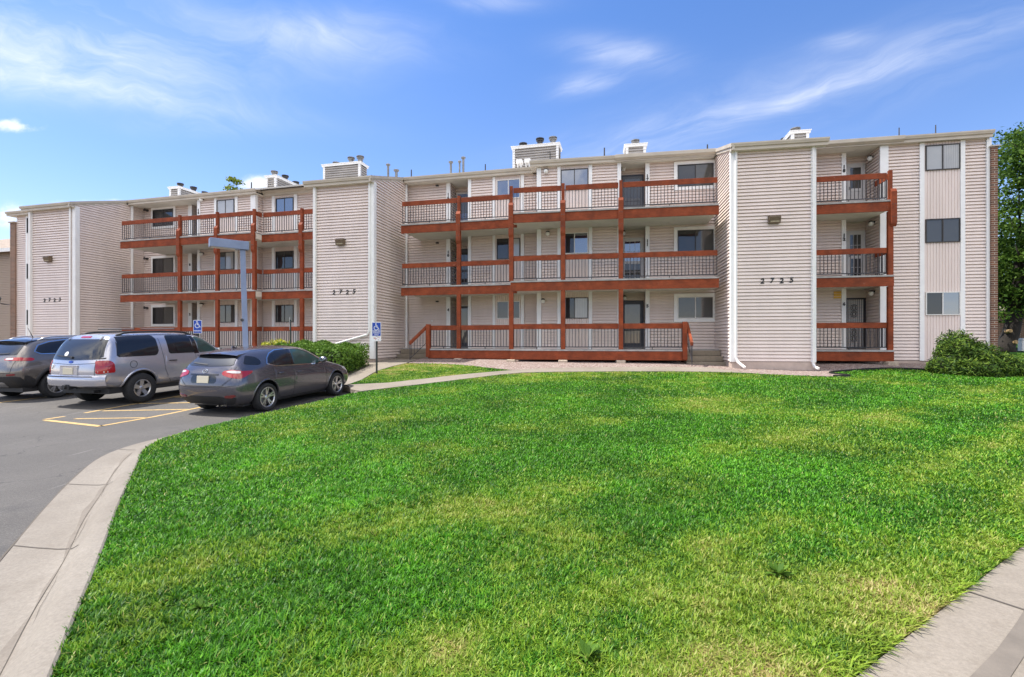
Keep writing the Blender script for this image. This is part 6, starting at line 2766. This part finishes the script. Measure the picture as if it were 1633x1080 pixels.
def explorer():
    rings = [
        ring(-2.30, (.74, .46), (.86, .62), (.885, .92), (.862, 1.12), (.79, 1.42), (.68, 1.655), 1.70, [.12, -.06, -.05, 0, .12, .26]),
        ring(-2.02, (.82, .40), (.905, .62), (.915, .92), (.90, 1.12), (.82, 1.43), (.70, 1.70), 1.745, [.02, 0, 0, .03, .13, .22]),
        ring(-1.30, (.84, .38), (.912, .62), (.922, .92), (.905, 1.11), (.825, 1.43), (.705, 1.715), 1.765),
        ring(-.40, (.84, .38), (.908, .62), (.918, .92), (.905, 1.10), (.83, 1.42), (.71, 1.72), 1.772),
        ring(.30, (.84, .38), (.908, .62), (.918, .92), (.905, 1.09), (.83, 1.40), (.71, 1.69), 1.745),
        ring(.62, (.84, .38), (.908, .62), (.918, .92), (.905, 1.085), (.84, 1.32), (.71, 1.58), 1.62),
        ring(1.18, (.84, .38), (.908, .62), (.915, .90), (.89, 1.06), (.84, 1.10), (.74, 1.145), 1.175),
        ring(1.72, (.83, .40), (.90, .62), (.905, .86), (.865, 1.03), (.80, 1.07), (.68, 1.10), 1.125),
        ring(2.18, (.78, .44), (.86, .62), (.86, .80), (.80, .95), (.74, .99), (.6, 1.02), 1.04),
        ring(2.36, (.68, .46), (.80, .58), (.80, .74), (.74, .86), (.70, .90), (.55, .94), .95, [-.1, .05, .05, 0, -.02, -.05]),
    ]
    c = Car('parked_suv', 'boxy silver lavender off-road wagon with roof rails parked between the other two cars', 'car', rings, 'paint_silver', (-1.42, 1.47), .372, .80, 'cars parked in front of the apartment block')
    for v in 'RL':
        sx = 1 if v == 'R' else -1
        c.patch('window', v, [(-1.99, 1.17), (-1.91, 1.655), (-1.00, 1.68), (-.93, 1.62), (-.93, 1.24), (-1.02, 1.165)], 'car_glass', round_=1)
        c.patch('window', v, [(-.66, 1.19), (-.66, 1.665), (.06, 1.67), (.10, 1.18)], 'car_glass', round_=1)
        c.strip('window_bar', v, [(-.42, 1.19), (-.48, 1.64)], .020, 'gloss_black', .008)
        c.patch('window', v, [(.24, 1.18), (.20, 1.645), (.42, 1.59), (.66, 1.43), (.92, 1.20)], 'car_glass_green', round_=1)
        c.patch('pillar', v, [(.06, 1.16), (.05, 1.645), (.20, 1.645), (.24, 1.16)], 'gloss_black', off=.005, round_=0, nu=6)
        d1 = c.patch('door', v, [(.14, 1.13), (1.06, 1.10), (1.08, .80), (1.02, .47), (.14, .46)], c.paint, off=.0022, nu=26, nv=16)
        d2 = c.patch('door', v, [(-.78, 1.14), (.10, 1.135), (.10, .46), (-.60, .46), (-.70, .60), (-.80, .85)], c.paint, off=.0022, nu=26, nv=16)
        h1 = c.handle(d1, v, .30, 1.0, 'black_plastic', .22)
        h2 = c.handle(d2, v, -.58, 1.01, 'black_plastic', .22)
        for path in ([(.12, 1.66), (.12, .455)], [(1.11, 1.10), (1.11, .8), (1.05, .46)], [(-.60, .452), (1.05, .455)], [(-.86, 1.60), (-.83, 1.1), (-.80, .8), (-.70, .58), (-.60, .452)]):
            c.strip('door_gap', v, path, .010, 'seam', .0018)
        c.strip('body_moulding', v, [(-.72, .60), (1.0, .60)], .085, c.paint, .014)
        c.strip('rocker_panel', v, [(-.92, .42), (1.0, .42)], .11, 'black_plastic', .010)
        c.arch(v, -1.42, .430, .475, c.paint, .016)
        c.arch(v, 1.47, .430, .475, c.paint, .016)
        # upright tail lamps on the corner
        t1 = c.patch('tail_lamp', v, [(-2.36, .815), (-2.33, 1.105), (-2.14, 1.105), (-2.06, 1.03), (-2.05, .815)], 'lamp_red', off=.012)
        t2 = c.patch('tail_lamp', 'B', [(sx * .72, .80), (sx * .70, 1.105), (sx * .85, 1.105), (sx * .872, .80)], 'lamp_red', off=.012)
        c.strip('lamp_rib', v, [(-2.35, .97), (-2.06, .97)], .012, 'lamp_red_dark', .0135, parent=t1)
        c.strip('reverse_light', v, [(-2.34, .845), (-2.20, .845)], .04, 'lamp_clear', .0135, parent=t1)
        c.patch('head_lamp', 'F', [(sx * .46, .74), (sx * .46, .88), (sx * .70, .88), (sx * .72, .76)], 'lamp_clear', off=.01)
        # bumper ends wrap round the corner
        c.patch('bumper_end', v, [(-2.40, .50), (-2.40, .79), (-2.02, .79), (-1.93, .70), (-1.93, .50)], 'paint_silver', off=.026, round_=1)
        mb = MB()
        y0, y1 = -1.80, .22
        pts = []
        for t in np.linspace(0, 1, 12):
            y = y0 + (y1 - y0) * t
            h, n = c.cast('T', sx * .60, y)
            lift = .062 * min(1, min(t, 1 - t) * 9)
            pts.append((sx * .60, y, h.z + lift - .004))
        mb.tube(pts, .026, 8)
        rr = mb.build('roof_rail', 'black_plastic', c.root, local=True, smooth=2)
    for y in (-1.35, -.25):
        pts = []
        for x in np.linspace(-.6, .6, 9):
            pts.append((x, y, 1.845))
        mb = MB()
        mb.tube(pts, .016, 6)
        mb.build('cross_bar', 'black_plastic', c.root, local=True)
    c.patch('windshield', 'F', [(-.72, 1.19), (-.62, 1.55), (-.3, 1.61), (.3, 1.61), (.62, 1.55), (.72, 1.19), (0, 1.215)], 'car_glass', round_=0, nu=24)
    rw = c.patch('rear_window', 'B', [(-.80, 1.17), (-.68, 1.60), (.68, 1.60), (.80, 1.17), (0, 1.145)], 'car_glass', round_=1, nu=28, off=.010)
    c.strip('window_edge', 'B', [(-.83, 1.155), (0, 1.128), (.83, 1.155)], .030, 'gloss_black', .009)
    c.patch('brake_light', 'B', [(-.15, 1.635), (-.15, 1.668), (.15, 1.668), (.15, 1.635)], 'lamp_red', off=.012, round_=0, nu=10, nv=3)
    for x in (-.50, .50):
        c.strip('glass_hinge', 'B', [(x, 1.66), (x + .03, 1.57)], .035, 'black_plastic', .022)
    c.strip('wiper', 'B', [(.0, 1.19), (-.26, 1.195), (-.55, 1.215)], .024, 'black_plastic', .024)
    o, h, n, x, yv = c.box_on('wiper_hub', 'B', 0, 1.17, .05, .05, .03, 'black_plastic', off=.008)
    tg = c.patch('tailgate', 'B', [(-.70, 1.11), (.70, 1.11), (.70, .76), (-.70, .76)], c.paint, off=.003, nu=30, nv=14, round_=0)
    for path in ([(-.695, 1.12), (-.695, .755), (.695, .755), (.695, 1.12)], [(-.69, 1.045), (0, 1.015), (.69, 1.045)]):
        c.strip('tailgate_gap', 'B', path, .010, 'seam', .0048)
    c.box_on('plate_surround', 'B', -.02, .885, .56, .235, .012, 'paint_silver', off=.006, bevel=.02, tilt=(0, -1, .05))
    c.box_on('license_plate', 'B', -.02, .865, .305, .150, .012, 'plate', off=.022, tilt=(0, -1, .05))
    c.box_on('tailgate_handle', 'B', -.02, .985, .50, .045, .03, 'paint_silver', off=.010, bevel=.012, tilt=(0, -1, .05))
    # oval badge
    o, h, n, x, yv = c.box_on('emblem', 'B', 0, 1.075, .02, .01, .003, 'gloss_black', off=.003)
    mb = MB()
    for q, r0 in ((.006, 1.0), (.012, .8)):
        mb.face([len(mb.v) + k for k in range(20)])
        mb.v += [tuple(h + n * q + x * .075 * r0 * math.cos(2 * math.pi * k / 20) + yv * .030 * r0 * math.sin(2 * math.pi * k / 20)) for k in range(20)]
    mb.build('badge', 'sign_blue', o, local=True, recalc=False)
    # stickers: white disc on the glass, white angular decal low on the left
    h, n = c.cast('B', -.24, 1.255)
    mb = MB()
    mb.lathe(tuple(h), tuple(n), [(.062, .013), (.001, .0135)], 20, cap=False)
    mb.build('round_sticker', 'sticker', rw, local=True)
    dec = []
    h, n = c.cast('B', -.58, .955)
    x, yv = Vector((1, 0, 0)), Vector((0, 0, 1))
    mb = MB()
    for (a, b) in (((-.05, -.05), (.03, .05)), ((.03, .05), (-.02, .05)), ((.03, .05), (.05, .0)), ((.05, 0), (-.02, -.01))):
        mb.tube([tuple(h + n * .008 + x * a[0] + yv * a[1]), tuple(h + n * .008 + x * b[0] + yv * b[1])], .0075, 5)
    mb.build('decal', 'sticker', tg, local=True)
    # bumper: full width step bumper
    mb = MB()
    n = 24
    prof = [(.03, .775), (-.075, .765), (-.105, .72), (-.105, .60), (-.08, .52), (.0, .49)]
    for i in range(n + 1):
        xx = -.90 + 1.80 * i / n
        h, nn = c.cast('B', max(-.83, min(.83, xx)), .66)
        yb = h.y + (.0 if abs(xx) < .83 else .02)
        for (dy, z) in prof:
            mb.v.append((xx, yb + dy + .05 * max(0, (abs(xx) - .74) / .16) ** 2, z))
    m_ = len(prof)
    for i in range(n):
        for j in range(m_ - 1):
            mb.face((i * m_ + j, i * m_ + j + 1, (i + 1) * m_ + j + 1, (i + 1) * m_ + j))
    bp = mb.build('bumper', 'paint_silver', c.root, local=True, smooth=True)
    c.strip('bumper_tread', 'B', [(-.70, .752), (.70, .752)], .022, 'black_plastic', .085)
    mb = MB()
    mb.box(-.07, .07, -2.50, -2.2, .44, .55)
    mb.tube([(-.05, -2.50, .50), (-.05, -2.54, .50)], .05, 10)
    mb.tube([(.22, -2.44, .46), (.05, -2.46, .42), (-.12, -2.46, .43), (-.25, -2.43, .48)], .014, 6)
    mb.build('tow_hitch', 'black_plastic', bp, local=True, smooth=True)
    c.box_on('fuel_cap', 'R', -1.62, .98, .01, .01, .002, c.paint, off=0)
    h, n = c.cast('R', -1.62, .98)
    mb = MB()
    mb.tube([tuple(h + n * .003 + Vector((0, .085 * math.cos(t), .085 * math.sin(t)))) for t in np.linspace(0, 2 * math.pi, 26)], .0045, 5, cap=False)
    mb.build('fuel_door_gap', 'seam', c.root, local=True)
    mb = MB()
    mb.box(-.76, .76, -2.1, 2.2, .30, .44)
    mb.tube([(-.8, -1.42, .372), (.8, -1.42, .372)], .06, 8)
    mb.tube([(.45, -2.25, .36), (.45, -1.8, .36)], .035, 10)
    mb.build('underbody', 'black_plastic', c.root, local=True)
    c.mirror(.82, 1.17, 'black_plastic')
    c.wheels(5, .215, .235)
    c.place((-9.33, 12.25), (.80, -1.42), R(14.9))
    return c


def cherokee():
    rings = [
        ring(-2.22, (.70, .34), (.86, .56), (.885, .86), (.80, 1.12), (.68, 1.34), (.58, 1.52), 1.56, [.12, -.06, -.04, .08, .24, .42]),
        ring(-1.95, (.80, .28), (.915, .56), (.925, .88), (.87, 1.13), (.73, 1.37), (.61, 1.565), 1.61, [0, 0, 0, .08, .20, .32]),
        ring(-1.35, (.82, .26), (.925, .56), (.932, .88), (.89, 1.11), (.77, 1.37), (.645, 1.60), 1.65),
        ring(-.55, (.82, .26), (.918, .56), (.925, .86), (.89, 1.08), (.785, 1.36), (.66, 1.62), 1.672),
        ring(.15, (.82, .26), (.918, .56), (.925, .85), (.89, 1.06), (.79, 1.33), (.66, 1.60), 1.655),
        ring(.55, (.82, .26), (.918, .56), (.925, .84), (.89, 1.05), (.80, 1.25), (.66, 1.47), 1.53),
        ring(1.08, (.82, .26), (.92, .56), (.925, .83), (.87, 1.03), (.82, 1.07), (.72, 1.11), 1.15),
        ring(1.62, (.80, .28), (.915, .55), (.92, .80), (.85, .98), (.79, 1.01), (.66, 1.04), 1.07),
        ring(2.05, (.74, .30), (.85, .50), (.84, .70), (.76, .86), (.71, .90), (.56, .93), .95),
        ring(2.24, (.60, .34), (.70, .48), (.70, .62), (.62, .78), (.58, .81), (.46, .84), .85, [-.08, .04, .05, 0, -.02, -.05]),
    ]
    c = Car('parked_crossover', 'taupe crossover with black lower cladding and silver roof rails at the left edge', 'car', rings, 'paint_taupe', (-1.38, 1.32), .358, .80, 'cars parked in front of the apartment block')
    for v in 'RL':
        sx = 1 if v == 'R' else -1
        qp = [(-1.78, 1.26), (-1.66, 1.40), (-1.42, 1.475), (-1.02, 1.52), (-1.0, 1.20), (-1.66, 1.20)]
        c.patch('quarter_window', v, qp, 'car_glass', round_=1)
        c.strip('window_trim', v, [(-1.0, 1.18), (-1.68, 1.185), (-1.80, 1.25), (-1.68, 1.41), (-1.42, 1.495), (-1.0, 1.545), (-.3, 1.575), (.2, 1.55), (.55, 1.36)], .020, 'chrome', .008)
        c.patch('window', v, [(-.92, 1.17), (-.92, 1.53), (-.12, 1.555), (-.06, 1.15)], 'car_glass')
        c.patch('window', v, [(.02, 1.145), (-.02, 1.555), (.22, 1.52), (.56, 1.30), (.76, 1.13)], 'car_glass_green')
        d1 = c.patch('door', v, [(-.03, 1.11), (.86, 1.08), (.88, .80), (.84, .50), (-.03, .48)], c.paint, off=.0022, nu=26, nv=16)
        d2 = c.patch('door', v, [(-.92, 1.13), (-.07, 1.115), (-.07, .48), (-.70, .48), (-.84, .64), (-.94, .86)], c.paint, off=.0022, nu=26, nv=16)
        c.handle(d1, v, .14, .97, c.paint)
        c.handle(d2, v, -.74, .99, c.paint)
        for path in ([(-.05, 1.13), (-.05, .47)], [(.90, 1.09), (.92, .8), (.87, .48)], [(-.98, 1.14), (-.97, .86), (-.86, .62), (-.70, .468)]):
            c.strip('door_gap', v, path, .009, 'seam', .0018)
        c.strip('sill_cladding', v, [(-.93, .37), (.88, .37)], .20, 'black_plastic', .012, step=.04)
        c.arch(v, -1.38, .418, .50, 'black_plastic', .016)
        c.arch(v, 1.32, .418, .50, 'black_plastic', .016)
        c.patch('tail_lamp', v, [(-2.20, 1.03), (-2.13, 1.10), (-1.90, 1.10), (-1.84, 1.06), (-1.90, 1.02)], 'lamp_red', off=.011)
        tl = c.patch('tail_lamp', 'B', [(sx * .42, 1.045), (sx * .44, 1.10), (sx * .78, 1.115), (sx * .83, 1.085), (sx * .80, 1.03)], 'lamp_red', off=.011)
        c.patch('lamp_band', 'B', [(sx * .46, 1.062), (sx * .47, 1.092), (sx * .66, 1.10), (sx * .67, 1.055)], 'lamp_clear', off=.014, parent=tl)
        c.patch('reflector', 'B', [(sx * .62, .655), (sx * .62, .70), (sx * .80, .715), (sx * .80, .67)], 'lamp_red_dark', off=.016)
        c.patch('head_lamp', 'F', [(sx * .40, .70), (sx * .42, .76), (sx * .64, .78), (sx * .64, .70)], 'lamp_clear', off=.008)
        mb = MB()
        pts = []
        for t in np.linspace(0, 1, 12):
            y = -1.62 + 1.85 * t
            h, n = c.cast('T', sx * .585, y)
            pts.append((sx * .585, y, h.z + .050 * min(1, min(t, 1 - t) * 8) - .003))
        mb.tube(pts, .017, 8)
        mb.build('roof_rail', 'alloy', c.root, local=True, smooth=2)
        c.patch('bumper_cladding', v, [(-2.30, .34), (-2.30, .63), (-2.02, .66), (-1.86, .55), (-1.80, .36)], 'black_plastic', off=.014)
    c.patch('windshield', 'F', [(-.70, 1.15), (-.60, 1.43), (-.3, 1.50), (.3, 1.50), (.60, 1.43), (.70, 1.15), (0, 1.18)], 'car_glass', round_=0, nu=24)
    c.patch('rear_window', 'B', [(-.66, 1.18), (-.56, 1.46), (.56, 1.46), (.66, 1.18), (0, 1.165)], 'car_glass', round_=1, nu=26, off=.008)
    mb = MB()
    prof = [(-1.62, 1.60), (-1.92, 1.555), (-1.96, 1.535), (-1.92, 1.52), (-1.64, 1.50)]
    n = 14
    for i in range(n + 1):
        x = -.60 + 1.20 * i / n
        for (y, z) in prof:
            mb.v.append((x, y + .08 * (abs(x) / .6) ** 2.2, z - .04 * (abs(x) / .6) ** 2))
    m_ = len(prof)
    for i in range(n):
        for j in range(m_):
            a, b = i * m_ + j, i * m_ + (j + 1) % m_
            mb.face((a, b, b + m_, a + m_))
    mb.face(list(range(m_)))
    mb.face([n * m_ + j for j in range(m_)][::-1])
    mb.build('spoiler', 'gloss_black', c.root, local=True, smooth=True)
    c.patch('tailgate', 'B', [(-.66, 1.135), (.66, 1.135), (.72, .98), (.68, .74), (-.68, .74), (-.72, .98)], c.paint, off=.003, nu=28, nv=12)
    c.strip('tailgate_gap', 'B', [(-.74, 1.02), (-.70, .725), (.70, .725), (.74, 1.02)], .010, 'seam', .0025)
    c.patch('bumper', 'B', [(-.86, .64), (.86, .64), (.80, .34), (-.80, .34)], 'black_plastic', off=.016, nu=28, nv=10)
    c.patch('skid_plate', 'B', [(-.40, .36), (-.46, .50), (.46, .50), (.40, .36)], 'alloy', off=.024, nu=16)
    c.box_on('license_plate', 'B', 0, .86, .305, .150, .012, 'plate', off=.01, tilt=(0, -1, .1))
    c.strip('wiper', 'B', [(0, 1.19), (.22, 1.195), (.45, 1.21)], .022, 'black_plastic', .02)
    mb = MB()
    mb.box(-.74, .74, -2.05, 2.05, .22, .34)
    mb.build('underbody', 'black_plastic', c.root, local=True)
    mb = MB()
    h, n = c.cast('T', .25, -1.5)
    mb.tube([tuple(h), tuple(h + Vector((-.02, -.10, .26)))], [.010, .004], 6)
    mb.build('roof_antenna', 'black_plastic', c.root, local=True)
    c.mirror(.66, 1.15, c.paint)
    c.wheels(5, .228, .225, twin=True)
    c.place((-12.28, 13.15), (.81, -1.38), R(14.9))
    return c


lexus()
explorer()
cherokee()
